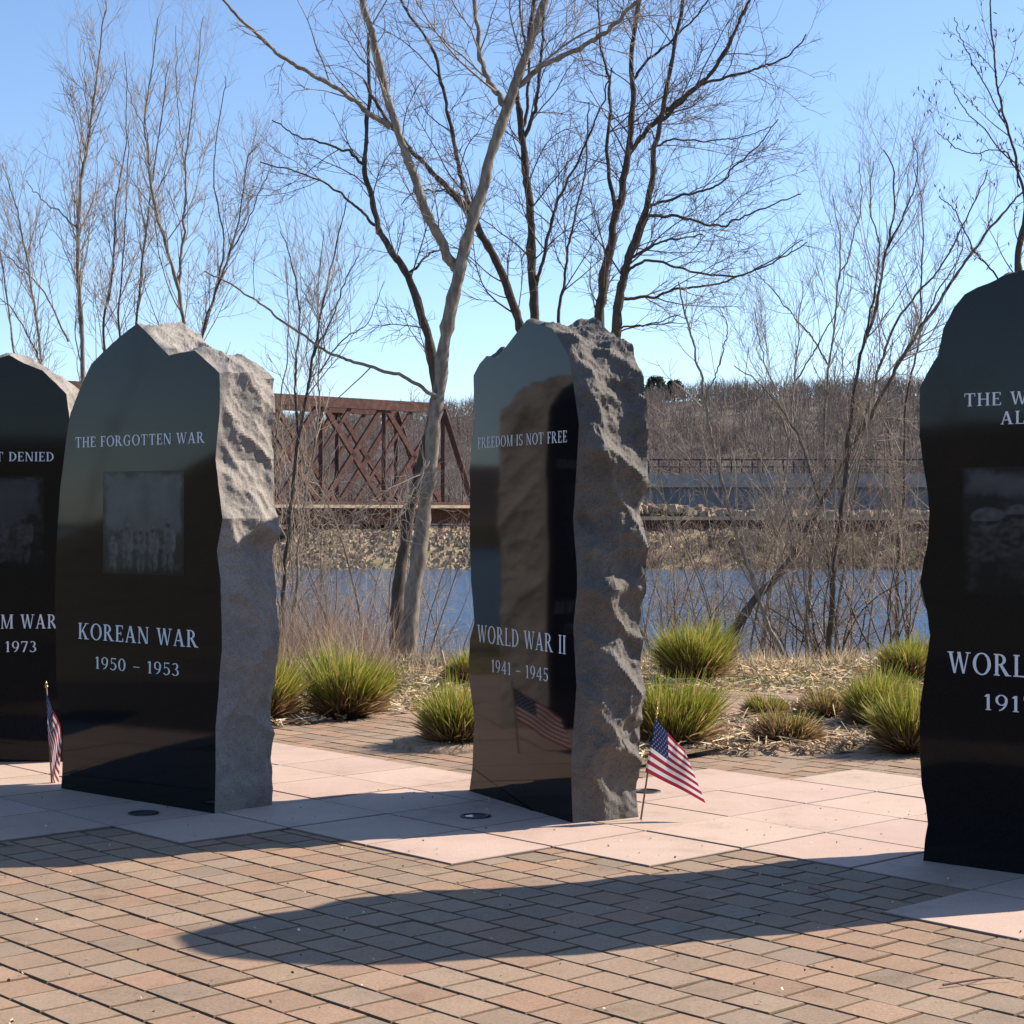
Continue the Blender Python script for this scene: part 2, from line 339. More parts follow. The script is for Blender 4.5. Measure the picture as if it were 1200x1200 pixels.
for a, (lo, hi) in SLAB.items():
    for b_ in range(lo, hi):
        cx, cy = grid(a + .5, b_ + .5)
        if not (-8.5 < cx < 7.5): continue
        k = rng.uniform(.94, 1.05); c = (.53 * k, .398 * k * rng.uniform(.98, 1.02), .325 * k)
        e = .0045 / S; q = e + .003 / S; dz = rng.gauss(0, .0012)
        A = [(a, b_), (a + 1, b_), (a + 1, b_ + 1), (a, b_ + 1)]; Sg = [(1, 1), (-1, 1), (-1, -1), (1, -1)]
        L3 = [[(*grid(p + s * d, q_ + t_ * d), z) for (p, q_), (s, t_) in zip(A, Sg)] for d, z in ((e, -.006), (e, .016 + dz), (q, .0195 + dz))]
        mb.raw(L3[0] + L3[1] + L3[2], [(8, 9, 10, 11)], 0, c)
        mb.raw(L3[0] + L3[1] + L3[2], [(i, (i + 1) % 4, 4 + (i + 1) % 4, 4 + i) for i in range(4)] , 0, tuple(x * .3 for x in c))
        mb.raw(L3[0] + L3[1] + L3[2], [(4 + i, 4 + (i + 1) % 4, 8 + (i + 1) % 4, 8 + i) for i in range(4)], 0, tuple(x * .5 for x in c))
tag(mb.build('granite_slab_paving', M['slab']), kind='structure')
mb = MB(); mb.poly([(x, y, .0078) for x, y in PLAZA]); tag(mb.build('joint_bed', M['joint']), kind='structure')
for nm, P_ in (('mulch_bed', BED), ('mulch_pocket', BED2)):
    # gently mounded mulch
    mb = MB(); cx = sum(p[0] for p in P_) / len(P_); cy = sum(p[1] for p in P_) / len(P_)
    n = len(P_); rings = [(1.0, .008), (.96, .03), (.85, .045), (.4, .06)]
    vs = [(cx + (x - cx) * k, cy + (y - cy) * k, z) for k, z in rings for x, y in P_] + [(cx, cy, .06)]
    fs = [(j * n + i, j * n + (i + 1) % n, (j + 1) * n + (i + 1) % n, (j + 1) * n + i) for j in range(3) for i in range(n)] + [(3 * n + i, 3 * n + (i + 1) % n, 4 * n) for i in range(n)]
    mb.raw(vs, fs); tag(mb.build(nm, M['mulch'], smooth=True), kind='structure')

# ------------------------------------------------------------------ serif lettering
def glyphs():
    def rect(a, b, c, d): return [(a, b), (c, b), (c, d), (a, d)]
    def para(b0, b1, yb, t0, t1, yt): return [(b0, yb), (b1, yb), (t1, yt), (t0, yt)]
    def arc(cx, cy, rx, ry, a0, a1, tx=.15, ty=.06):
        n = max(6, int(abs(a1 - a0) / 11)); out = []
        P = [R(a0 + (a1 - a0) * k / n) for k in range(n + 1)]
        for p, q in zip(P, P[1:]):
            out.append([(cx + rx * math.cos(p), cy + ry * math.sin(p)), (cx + rx * math.cos(q), cy + ry * math.sin(q)), (cx + (rx - tx) * math.cos(q), cy + (ry - ty) * math.sin(q)), (cx + (rx - tx) * math.cos(p), cy + (ry - ty) * math.sin(p))])
        return out
    def stem(x, w=.15, b=True, t=True, y0=0, y1=1):
        o = [rect(x - w / 2, y0, x + w / 2, y1)]
        if b: o.append(rect(x - w / 2 - .07, 0, x + w / 2 + .07, .05))
        if t: o.append(rect(x - w / 2 - .07, .95, x + w / 2 + .07, 1))
        return o
    G = {}
    G['A'] = ([para(.06, .14, 0, .34, .42, 1), para(.58, .75, 0, .32, .47, 1), rect(.2, .3, .62, .36), rect(0, 0, .22, .05), rect(.5, 0, .83, .05)], .83)
    G['D'] = (stem(.15) + arc(.25, .5, .5, .5, -90, 90, .16, .06) + [rect(.15, 0, .26, .06), rect(.15, .94, .26, 1)], .76)
    G['E'] = (stem(.15) + [rect(.1, 0, .6, .06), rect(.1, .94, .58, 1), rect(.15, .48, .45, .54), rect(.54, 0, .6, .22), rect(.52, .78, .58, 1), rect(.4, .4, .45, .62)], .63)
    G['F'] = (stem(.15) + [rect(.1, .94, .56, 1), rect(.15, .47, .43, .53), rect(.5, .76, .56, 1), rect(.38, .39, .43, .61)], .58)
    G['G'] = (arc(.44, .5, .43, .52, 48, 318, .16, .06) + [rect(.6, .08, .75, .44), rect(.5, .42, .84, .47), rect(.69, .7, .75, .98)], .86)
    G['H'] = (stem(.15) + stem(.68) + [rect(.15, .48, .68, .54)], .83)
    G['I'] = (stem(.15), .3)
    G['K'] = (stem(.15) + [para(.2, .3, .42, .6, .7, 1), para(.56, .76, 0, .28, .42, .58), rect(.53, .95, .82, 1), rect(.48, 0, .86, .05)], .86)
    G['L'] = (stem(.15) + [rect(.1, 0, .6, .06), rect(.54, 0, .6, .24)], .62)
    G['M'] = (stem(.12, .07) + stem(.86) + [para(.42, .5, 0, .08, .24, 1), para(.44, .5, 0, .79, .86, 1)], 1.02)
    G['N'] = (stem(.12, .07, t=False) + stem(.72, .07, b=False) + [para(.6, .755, 0, .06, .22, 1), rect(0, .95, .2, 1)], .84)
    G['O'] = (arc(.45, .5, .44, .52, 0, 360, .16, .06), .9)
    G['R'] = (stem(.15) + arc(.28, .74, .31, .26, -90, 90, .15, .06) + [rect(.15, .94, .3, 1), rect(.15, .48, .3, .54), para(.57, .77, 0, .27, .43, .5), rect(.6, 0, .84, .05)], .82)
    G['S'] = (arc(.32, .745, .27, .27, 35, 270, .14, .06) + arc(.32, .255, .29, .27, -145, 90, .14, .06) + [rect(.52, .72, .57, .99), rect(.04, .01, .09, .28)], .64)
    G['T'] = (stem(.38, t=False) + [rect(.02, .94, .74, 1), rect(.02, .74, .07, 1), rect(.69, .74, .74, 1)], .76)
    G['V'] = ([para(.34, .44, 0, .05, .22, 1), para(.37, .44, 0, .62, .7, 1), rect(-.02, .95, .29, 1), rect(.54, .95, .78, 1)], .76)
    G['W'] = ([para(.28, .38, 0, .04, .2, 1), para(.31, .38, 0, .52, .58, 1), para(.72, .82, 0, .46, .62, 1), para(.75, .82, 0, .97, 1.03, 1), rect(-.02, .95, .28, 1), rect(.88, .95, 1.12, 1)], 1.1)
    G['0'] = (arc(.33, .5, .32, .52, 0, 360, .14, .06), .66)
    G['1'] = (stem(.24, .14, t=False) + [para(.04, .2, .84, .17, .3, 1)], .46)
    G['3'] = (arc(.27, .755, .26, .26, -90, 145, .14, .06) + arc(.27, .26, .31, .28, -150, 90, .14, .06), .62)
    G['4'] = (stem(.48, .13, t=False) + [rect(.02, .24, .68, .31), para(.02, .1, .28, .44, .52, 1)], .7)
    G['5'] = ([rect(.12, .92, .56, 1), rect(.12, .5, .18, .96)] + arc(.27, .31, .32, .33, -145, 115, .14, .06), .62)
    G['7'] = ([rect(.04, .91, .6, 1), para(.16, .31, 0, .5, .6, .93), rect(.04, .76, .09, 1)], .62)
    G['8'] = (arc(.31, .745, .25, .27, 0, 360, .12, .055) + arc(.31, .27, .3, .28, 0, 360, .13, .055), .62)
    G['9'] = (arc(.31, .68, .3, .34, 0, 360, .13, .06) + arc(.12, .68, .49, .7, -80, 0, .13, .06), .64)
    G['-'] = ([rect(.06, .38, .62, .44)], .68)
    return G
GL = glyphs()
def layout(txt):                           # -> strokes and glyph spans (cap height 1)
    x = 0; out = []; spans = []
    for ch in txt:
        if ch == ' ': spans.append((x, x + .4)); x += .46; continue
        st, w_ = GL[ch]; out += [[(px + x, py) for px, py in p] for p in st]; spans.append((x, x + w_)); x += w_ + .12
    return out, spans

# ------------------------------------------------------------------ monuments
class Face:                                # vertical plane through two ground points
    def __init__(s, L, C):
        s.L = Vector((*L, 0)); s.C = Vector((*C, 0)); s.e = (s.C - s.L).normalized()
        s.n = Vector((s.e.y, -s.e.x, 0))
        if s.n.y > 0: s.n = -s.n
    def sz(s, u, v):                       # photo pixel -> (s, z) on the plane
        d = Vector(((u - 600) / F, 1, -(v - 600) / F)); o = Vector((0, 0, H))
        t = (s.L - o).dot(s.n) / d.dot(s.n); p = o + d * t; return ((p - s.L).dot(s.e), p.z)
    def pt(s, a, z, off=0): return s.L + s.e * a + Vector((0, 0, z)) + s.n * off

def resample(P, step):
    out = []
    for p, q in zip(P, P[1:]):
        d = math.hypot(q[0] - p[0], q[1] - p[1]); n = max(1, int(d / step))
        out += [(p[0] + (q[0] - p[0]) * k / n, p[1] + (q[1] - p[1]) * k / n) for k in range(n)]
    return out + [P[-1]]
def jag(P, amp, seed):                     # small irregularities on a traced edge
    out = []
    for i, (a, z) in enumerate(P):
        k = amp * min(1, max(0, (z - .02) * 8))
        out.append((a + k * mnoise.noise((a * 6, z * 6, seed)) + k * .5 * mnoise.noise((a * 22, z * 22, seed)), z + k * mnoise.noise((a * 6, z * 6, seed + 9)) + k * .5 * mnoise.noise((a * 22, z * 22, seed + 5))))
    return out
def scoop(q, s, seed):                     # conchoidal chips: hollow in each cell, sharp ridges between
    d_ = mnoise.voronoi(q * s + Vector((seed, seed * 2, 0)), distance_metric='DISTANCE', exponent=2.5)[0]
    return d_[0] * d_[0] - .22
def monument(label, face, outline, thick, seed, flare, amp, ridge=lambda z: .45, backscale=.97, rock='rock'):
    root = empty('memorial_stone', face.pt(face_len(face) / 2, 0), 0); tag(root, label, 'memorial', 'memorial stones standing in a row')
    inv = -root.location
    P = outline                            # (s,z), from bottom left over the top to bottom right
    P = jag(resample(P, .012), .004, seed)
    n = len(P); ctr = (sum(p[0] for p in P) / n, 1.0)
    # in-plane outward normals, smoothed
    Ns = []
    for i in range(n):
        a = P[max(0, i - 5)]; b_ = P[min(n - 1, i + 5)]; d = (b_[0] - a[0], b_[1] - a[1]); l = math.hypot(*d) or 1
        Ns.append((-d[1] / l, d[0] / l))
    K = 34; vs = []; fs = []
    for j in range(K + 1):
        t = j / K
        for i in range(n):
            a, z = P[i]; na, nz = Ns[i]
            w0 = face.pt(a, z, -thick * t)
            q = w0 * 1.0
            ed = min(1, t * 7)
            rg = ridge(z)
            prof = flare * (1 - .9 * max(0, nz)) * (t / rg if t < rg else 1 - .8 * (t - rg) / (1 - rg))
            dc = thick * t; qq = Vector(((dc - z) * .46, (dc + z) * .88, a)) + .03 * mnoise.noise_vector(q * 5 + Vector((seed, 0, 0)))
            big = mnoise.noise(q * 1.9 + Vector((seed * 3, 1, 2)))
            fr = mnoise.fractal(q * 11 + Vector((1, seed, 4)), .7, 2.1, 6)
            d = prof * (1 + .3 * big) + ed * amp * (1.9 * scoop(qq, 4.4, seed) + .5 * scoop(qq, 11.0, seed + 3) + .16 * scoop(qq, 30, seed + 5) + .16 * fr)
            d *= min(1, .35 + max(0, z) * 2.2)
            d -= .05 * t * (1 - backscale) * 20 * .4
            # chipped steps along depth
            dd = ed * amp * .3 * mnoise.noise(q * 7 + Vector((5, 5, seed)))
            vs.append(tuple(face.pt(a + na * d, max(z + nz * d, -.03), -thick * t + dd * (1 if j < K else 0)) + inv))
    for j in range(K):
        for i in range(n - 1):
            fs.append((j * n + i, j * n + i + 1, (j + 1) * n + i + 1, (j + 1) * n + i))
    fs = [f[::-1] for f in fs]
    mb = MB(); mb.raw(vs, fs)
    mb.build('stone_body', M[rock], root)
    mb = MB(); mb.poly([vs[K * n + i] for i in range(n)]); mb.build('polished_back', M['polish'], root)
    mb = MB(); mb.poly([face.pt(a, z, 0) + inv for a, z in reversed(P)])
    pf = mb.build('polished_face', M['polish'], root)
    return root, inv
def face_len(f): return (f.C - f.L).length
def inscribe(root, inv, face, txt, uL, vL, uR, vR, cap, sub=None, x0=None, name='inscription'):
    st, sp = layout(txt)
    aL, zL = face.sz(uL, vL); aR, zR = face.sz(uR, vR)
    i0 = txt.index(sub) if sub else 0; i1 = i0 + len(sub) if sub else len(txt)
    g0, g1 = sp[i0][0], sp[i1 - 1][1]; k = (aR - aL) / (g1 - g0); z0 = (zL + zR) / 2
    dist = (face.L + face.e * aL).y; hz = cap * dist / F
    mb = MB()
    for q, p in enumerate(st): mb.poly([face.pt(aL + (x - g0) * k, z0 + y * hz, .0012 + .00012 * (q % 9)) + inv for x, y in p])
    o = mb.build(name, M['letter'], root); return (aL - g0 * k, k, z0, hz)
def etched(root, inv, face, box, figs, gain, seed, horizon=.45, nu=84, nv=100):
    """a tonal laser etching: box = photo px (u0, v0, u1, v1); figs = (x, y of feet, height, kind) in 0..1"""
    u0, v0, u1, v1 = box; a0, z1 = face.sz(u0, v0); a1, z0 = face.sz(u1, v1)
    def ell(x, y, cx, cy, rx, ry): return math.hypot((x - cx) / rx, (y - cy) / ry) - 1
    def tone(x, y):
        n = mnoise.fractal(Vector((x * 4, y * 4, seed)), .8, 2.1, 7); n2 = mnoise.noise(Vector((x * 26, y * 26, seed)))
        hz = horizon + .10 * mnoise.noise(Vector((x * 5, 0, seed))) + .03 * mnoise.noise(Vector((x * 24, 1, seed)))
        v = (.62 + .22 * n) * sstep(hz - .02, hz + .05, y) + (.16 + .34 * n + .14 * n2) * (1 - sstep(hz - .02, hz + .05, y))
        for fx, fy, fh, kind in figs:
            X, Y = (x - fx) / fh, (y - fy) / fh
            if abs(X) > .6 or Y < -.1 or Y > 1.15: continue
            w_ = mnoise.noise(Vector((X * 9, Y * 9, seed + fx * 10)))
            if kind == 'bust':
                parts = [(ell(X, Y, 0, .34, .42, .40), .34), (ell(X, Y, .02, .66, .17, .20), .62), (ell(X, Y, 0, .80, .26, .17), .95 if Y > .72 else .12)]
            else:
                parts = [(ell(X, Y, -.06, .22, .055, .25), .5), (ell(X, Y, .07, .22, .055, .25), .62), (ell(X, Y, 0, .62, .13, .24), .72), (ell(X, Y, .13, .6, .05, .2), .88), (ell(X, Y, -.13, .62, .045, .19), .45), (ell(X, Y, .01, .87, .05, .065), .3), (ell(X, Y, .01, .925, .072, .05), .8)]
            for dd, tn in parts:
                if dd < .12: k = 1 - sstep(-.08, .12, dd); v = v * (1 - k) + (tn * .8 + .34 * w_ + .3 * n2 + .25 * max(0, X)) * k
        ed = min(x, 1 - x, y * 1.0, 1 - y) + .05 * mnoise.noise(Vector((x * 6, y * 6, seed + 4))) + .02 * n2
        return max(.05, v) * sstep(.0, .07, ed)
    vs = []; fs = []; cs = []
    for jv in range(nv + 1):
        for iu in range(nu + 1):
            x, y = iu / nu, jv / nv; vs.append(tuple(face.pt(a0 + (a1 - a0) * x, z0 + (z1 - z0) * y, .0009) + inv)); cs.append(.004 + gain * tone(x, y))
    mb = MB(); mb.raw(vs, [(q * (nu + 1) + p, q * (nu + 1) + p + 1, (q + 1) * (nu + 1) + p + 1, (q + 1) * (nu + 1) + p) for q in range(nv) for p in range(nu)])
    me = mb.mesh('etched_picture'); ca = me.color_attributes.new('tint', 'FLOAT_COLOR', 'POINT'); buf = []
    for c in cs: buf += [c, c, c * 1.06, 1]
    ca.data.foreach_set('color', buf); return link('etched_picture', me, M['etch'], root)
def outl(face, px): return [face.sz(*p) for p in px]
def fixbase(P):                            # drop the two base points just under the paving
    P[0] = (P[0][0], -.02); P[-1] = (P[-1][0], -.02); return P

# Second World War stone (centre)
f2_ = Face(gp(550, 931.0), gp(672, 969.5))
O2 = outl(f2_, [(549, 932), (553.4, 900), (556, 845), (549, 790), (550.6, 749), (556, 729), (552, 680), (550.6, 635), (550.6, 552), (556, 484), (554.8, 440), (562, 426), (569.9, 416.4), (583.6, 419), (600, 397), (616.6, 375), (647, 384.8), (657, 400), (666, 416), (671.6, 448), (678.5, 497.5), (675.8, 552), (671.6, 607), (675.8, 662), (676.5, 690), (671.6, 735), (675.8, 804), (669, 894), (671.6, 968)])
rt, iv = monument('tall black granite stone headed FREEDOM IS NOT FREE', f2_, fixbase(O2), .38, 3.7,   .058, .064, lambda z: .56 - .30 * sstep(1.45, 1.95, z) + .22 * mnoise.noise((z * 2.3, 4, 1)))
inscribe(rt, iv, f2_, 'FREEDOM IS NOT FREE', 560.3, 524.2, 664.8, 519.5, 12.5)
inscribe(rt, iv, f2_, 'WORLD WAR II', 559.7, 752, 663.4, 766.6, 20)
inscribe(rt, iv, f2_, '1941 - 1945', 576, 787.5, 642.8, 798.5, 14.5)
# Korean War stone
f1_ = Face(gp(69, 927.5), gp(249, 957.5))
O1 = outl(f1_, [(71, 928), (73, 905), (74, 856), (70, 830), (66, 798), (64.6, 707), (66, 640), (71, 570), (77, 520), (82.5, 484), (95, 452), (107, 426), (132, 402), (160.9, 378.7), (180, 398), (198, 416.4), (212, 413), (228, 411), (257, 437), (258, 460), (257, 486), (252.5, 539), (257, 575), (261, 607.5), (254, 646), (258.5, 680), (260, 762), (256, 810), (253, 850), (251.6, 957)])
rt, iv = monument('black granite stone inscribed KOREAN WAR, with a notched peak', f1_, fixbase(O1), .38, 9.2, .01, .040, rock='rocklit')
inscribe(rt, iv, f1_, 'THE FORGOTTEN WAR', 88.5, 522.5, 240, 521, 12)
inscribe(rt, iv, f1_, 'KOREAN WAR', 92, 747.5, 232.4, 760, 18.8)
inscribe(rt, iv, f1_, '1950 - 1953', 111.4, 784, 210.4, 791.5, 13.8)
etched(rt, iv, f1_, (121, 553, 216, 675), [(.30, .02, .50, 'm'), (.47, .05, .42, 'm'), (.62, .02, .48, 'm'), (.80, .0, .56, 'm'), (.12, .0, .38, 'm')], .10, 3.3, .42)
# First World War stone (right)
f3_ = Face(gp(1081, 1013), gp(1200, 1029.5))
O3l = [(1081, 1013), (1084, 985), (1087, 966), (1085, 945), (1080, 920), (1078.7, 893), (1077, 860), (1078.8, 825), (1083.8, 787), (1090, 745), (1086, 715), (1078, 682.5), (1083, 655), (1087.5, 637.5), (1088.8, 600), (1085, 562.5), (1077.5, 512.5), (1077.5, 455), (1088, 435), (1098.8, 417.5), (1105, 385), (1117.5, 360), (1130, 345), (1145, 337), (1160, 331), (1180, 322), (1200, 316), (1225, 311), (1250, 316)]
O3r = [(1290, 330), (1318, 345), (1340, 390), (1352, 440), (1372, 500), (1366, 600), (1376, 680), (1368, 780), (1382, 880), (1372, 980), (1376, 1054)]
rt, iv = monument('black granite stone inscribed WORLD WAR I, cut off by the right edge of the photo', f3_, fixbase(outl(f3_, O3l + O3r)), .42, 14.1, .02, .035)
a0, k, z0, hz = inscribe(rt, iv, f3_, 'THE WAR TO END', 1130, 475, 1173.7, 476, 15, 'THE')
mid = a0 + k * layout('THE WAR TO END')[1][-1][1] / 2
st, sp = layout('ALL WARS'); mb = MB(); zz = f3_.sz(1185, 497)[1]; xw = sp[-1][1] * k
for q, p in enumerate(st): mb.poly([f3_.pt(mid - xw / 2 + x * k, zz + y * hz, .0012 + .00012 * (q % 9)) + iv for x, y in p])
mb.build('inscription', M['letter'], rt)
inscribe(rt, iv, f3_, 'WORLD WAR I', 1111, 789, 1203, 793, 25, 'WORL')
inscribe(rt, iv, f3_, '1917 - 1918', 1152.5, 832.5, 1196, 834, 18.5, '191')
etched(rt, iv, f3_, (1128, 548, 1330, 705), [(.16, .30, .40, 'bust'), (.34, .40, .32, 'bust'), (.55, .22, .48, 'bust'), (.78, .34, .36, 'bust')], .065, 8.1, .78)
# Vietnam War stone (left edge)
f0_ = Face((-3.78, 11.04), (-2.70, 11.11))
O0 = [(-118, 897), (-122, 800), (-112, 700), (-120, 600), (-110, 500), (-95, 455), (-60, 428), (-25, 419), (0, 419), (11, 416.5), (28, 426), (49.5, 434), (66, 449), (78, 462), (81, 484), (85, 540), (80, 640), (84, 760), (80, 840), (82, 897)]
rt, iv = monument('black granite stone inscribed VIETNAM WAR, half hidden at the left edge of the photo', f0_, fixbase(outl(f0_, O0)), .42, 21.3, .015, .035, rock='rocklit')
inscribe(rt, iv, f0_, 'NOT DENIED', 10.5, 540.5, 63, 540.5, 10.8, 'DENIED')
inscribe(rt, iv, f0_, 'VIETNAM WAR', 24.2, 736.5, 67.4, 736.5, 16.5, 'WAR')
inscribe(rt, iv, f0_, '- 1973', 6, 763.5, 43, 764.5, 12.5, '1973')
etched(rt, iv, f0_, (-75, 558, 52, 664), [(.3, .02, .6, 'm'), (.55, .0, .66, 'm'), (.8, .04, .55, 'm')], .05, 5.7, .5)

# ------------------------------------------------------------------ in-ground lights
def ground_light(u, v, label, z=.02):
    x, y = gp(u, v); r = empty('ground_light', (x, y, z)); tag(r, label, 'ground light', 'round lights set flush in the paving')
    mb = MB(); n = 28
    prof = [(.078, 0), (.078, .005), (.072, .007), (.058, .007), (.056, .003)]
    vs = [(q * math.cos(2 * math.pi * i / n), q * math.sin(2 * math.pi * i / n), h) for q, h in prof for i in range(n)]
    mb.raw(vs, [(j * n + i, j * n + (i + 1) % n, (j + 1) * n + (i + 1) % n, (j + 1) * n + i) for j in range(4) for i in range(n)]); mb.build('rim', M['darkmetal'], r, smooth=True)
    mb = MB(); mb.poly([(.057 * math.cos(2 * math.pi * i / n), .057 * math.sin(2 * math.pi * i / n), .0035) for i in range(n)]); mb.build('lens', M['lens'], r)
ground_light(557, 961.5, 'round dark light set in the slab in front of the middle black stone')
ground_light(758, 932, 'round dark light set in the slab behind the small flag by the middle stone')
ground_light(168, 958, 'round dark light set in the shaded slab in front of the KOREAN WAR stone')

# ------------------------------------------------------------------ small flags on sticks
def flag(label, y, base, tip, corners, ripple, seed, z0=.02, turn=0.0):
    """corners: photo px of hoist top, hoist bottom, fly bottom, fly top, all near distance y"""
    bx, by, bz = at(*base, y); root = empty('small_flag', (bx, by, z0)); inv = Vector((-bx, -by, -z0))
    tag(root, label, 'flag', 'small flags stuck in the ground beside the stones')
    tp = Vector(at(*tip, y)) + inv; mb = MB(); mb.cyl((0, 0, -.03), tp, .005, .0045, 10); mb.build('stick', M['dowel'], root, smooth=True)
    mb = MB(); d = tp.normalized(); mb.cyl(tp, tp + d * .012, .007, .009, 10); mb.cyl(tp + d * .012, tp + d * .04, .009, .001, 10); mb.build('tip', M['brass'], root, smooth=True)
    c = [Vector(at(*p, y)) + inv for p in corners]
    nu, nv = 40, 26
    def P(s, t):
        p = (c[0] * (1 - s) + c[3] * s) * (1 - t) + (c[1] * (1 - s) + c[2] * s) * t
        sag = -.012 * math.sin(math.pi * s) * (1 - t) * ripple[2]
        return p + Vector((0, turn * s + ripple[0] * s * math.sin(ripple[1] * s + 3.0 * t + seed) - .006, sag))
    for s_ in (0,):
        mb = MB(); can = MB(); 
        for j in range(nv):
            for i in range(nu):
                s0, s1, t0, t1 = i / nu, (i + 1) / nu, j / nv, (j + 1) / nv
                st = int((j + .5) / nv * 13)
                q = [P(s0, t0), P(s0, t1), P(s1, t1), P(s1, t0)]
                if i < nu * .4 and j < 14: can.poly(q, 0)
                else: mb.poly(q, st % 2)
        def finish(mbb, name, mats):
            me = mbb.mesh(name, True); o = link(name, me, mats, root); return o
        finish(mb, 'stripes', [M['flagred'], M['flagwhite']])
        cn = finish(can, 'canton', [M['flagblue']])
        sb = MB()
        for r_ in range(9):
            for k in range(6 if r_ % 2 == 0 else 5):
                sx = (k + .5 + (0 if r_ % 2 == 0 else .5)) / 6 * .4; ty = (r_ + .7) / 9.4 * 7 / 13
                for sg in (-1, 1):
                    pts = []
                    for a in range(10):
                        rr = .0235 if a % 2 == 0 else .0105
                        pts.append(P(sx + rr * math.sin(a * math.pi / 5) * .62, ty - rr * math.cos(a * math.pi / 5)) + Vector((0, sg * .0012, 0)))
                    sb.poly(pts if sg > 0 else pts[::-1])
        sb.build('stars', M['flagwhite'], cn)
flag('stars and stripes flag on a leaning stick right of the middle stone', 9.02, (750, 966), (769, 838), [(768.5, 841), (756, 904), (826, 940), (803, 880)], (.03, 7.5, .5), .4)
flag('furled stars and stripes flag at the left foot of the KOREAN WAR stone', 10.25, (61, 930), (54.5, 806), [(54.5, 811), (57, 868), (66, 930), (75, 862)], (.035, 9, .2), 2.0)
flag('small stars and stripes flag behind the KOREAN WAR stone, mirrored in the middle stone', 10.6, (270, 911), (286, 818), [(285, 821), (276, 864), (253, 899), (259, 858)], (.03, 7, .5), 1.1, .02, -.30)

# ------------------------------------------------------------------ ornamental grass clumps
def clump(u, v, w_px, h_px, green, label, seed, lean=0.0, nb=2600, zb=.03):
    x, y = gp(u, v); y += w_px * y / F * .35; x = (u - 600) / F * y
    W2 = w_px * y / F / 2 * .52; Hh = h_px * y / F * .90
    g = np.random.default_rng(seed); root = empty('grass_clump', (x, y, max(terrain(x, y), 0) + zb - .02)); tag(root, label, 'ornamental grass', 'clumps of ornamental grass')
    def blades(n, hk, wk, c0, c1, c2, spread, wid):
        K = 5; r = np.sqrt(g.random(n)) * W2 * .75; a = g.random(n) * 2 * math.pi
        P0 = np.stack([r * np.cos(a), r * np.sin(a), np.zeros(n)], 1)
        a2 = a + g.normal(size=n) * .45; tilt = (r / (W2 * .75)) * spread + np.abs(g.normal(size=n)) * .14
        D = np.stack([np.sin(tilt) * np.cos(a2) + lean, np.sin(tilt) * np.sin(a2), np.cos(tilt)], 1)
        L = Hh * hk * (.72 + .34 * g.random(n)) * (1 + .16 * np.sin(a * 2 + seed) + .1 * np.sin(a * 3 + seed * 2)) * (1 + .10 * g.normal(size=n)).clip(.7, 1.25)
        P = grow(g, P0, D, L, K, -.045, .06)
        T = norm(np.gradient(P, axis=1)); sd_ = norm(np.cross(T, g.normal(size=(n, 1, 3))))
        wd = wid * np.array([1, 1, .9, .75, .5, .12])[None, :, None] * (.6 + .8 * g.random((n, 1, 1)))
        V = np.stack([P - sd_ * wd, P + sd_ * wd], 2)
        tt = np.linspace(0, 1, K + 1)[None, :, None]; mixv = (tt * 1.5 - .3 + .35 * g.normal(size=(n, 1, 1))).clip(0, 1)
        top = np.where(g.random((n, 1, 1)) < .33, np.array(c2)[None, None], np.array(c1)[None, None])
        C = (np.array(c0)[None, None] * (1 - mixv) + top * mixv) * (.65 + .7 * g.random((n, 1, 1)))
        C = np.repeat(C[:, :, None], 2, 2)
        idx = np.arange(n * (K + 1) * 2).reshape(n, K + 1, 2)
        q = QB(); q.add(V, np.stack([idx[:, :-1, 0], idx[:, :-1, 1], idx[:, 1:, 1], idx[:, 1:, 0]], -1), C); return q
    ng = int(nb * green)
    if ng > 60: link('green_blades', blades(ng, 1.0, 1, (.21, .13, .05), (.25, .30, .025), (.50, .40, .13), .46, .0046).mesh('green_blades', True, True), M['blade'], root)
    link('dry_blades', blades(int(nb * (1.15 - .5 * green)), .62 + .3 * (1 - green), 1, (.14, .08, .04), (.27, .16, .075), (.50, .37, .21), .85, .0045).mesh('dry_blades', True, True), M['blade'], root)
CL = [(308, 850, 66, 80, .8, 'yellow green grass clump beside the right edge of the KOREAN WAR stone', 0),
      (405, 846, 108, 82, .95, 'wide bright green grass clump on the paving edge left of the leaning pale tree', .12),
      (535, 880, 84, 74, .85, 'grass clump casting a shadow on the pavers, half hidden behind the middle stone', 0),
      (548, 806, 40, 42, .35, 'small brownish grass clump at the bank behind the left edge of the middle stone', 0),
      (815, 804, 92, 72, 1.0, 'round bright green grass clump against the water, right of the middle stone', 0),
      (786, 884, 98, 86, .95, 'green grass clump directly behind the small flag by the middle stone', 0),
      (921, 880, 58, 48, .12, 'small brown grass tuft alone in the mulch', .1),
      (898, 848, 52, 32, .25, 'low straw coloured grass tuft at the edge of the paver path', .05),
      (968, 850, 70, 44, .12, 'brown flattened grass clump behind the brown tuft in the mulch', .05),
      (1030, 862, 92, 74, .8, 'spiky green grass clump with a dark brown foot in the mulch bed', .1),
      (1066, 802, 84, 52, .65, 'farthest grass clump beside the left edge of the WORLD WAR I stone', .05),
      (1068, 888, 84, 76, .85, 'grass clump at the mulch front, touching the edge of the WORLD WAR I stone', .05)]
for i, (u, v, w_, h_, gr, lb, ln) in enumerate(CL): clump(u, v, w_, h_, gr, lb, 40 + i, ln)

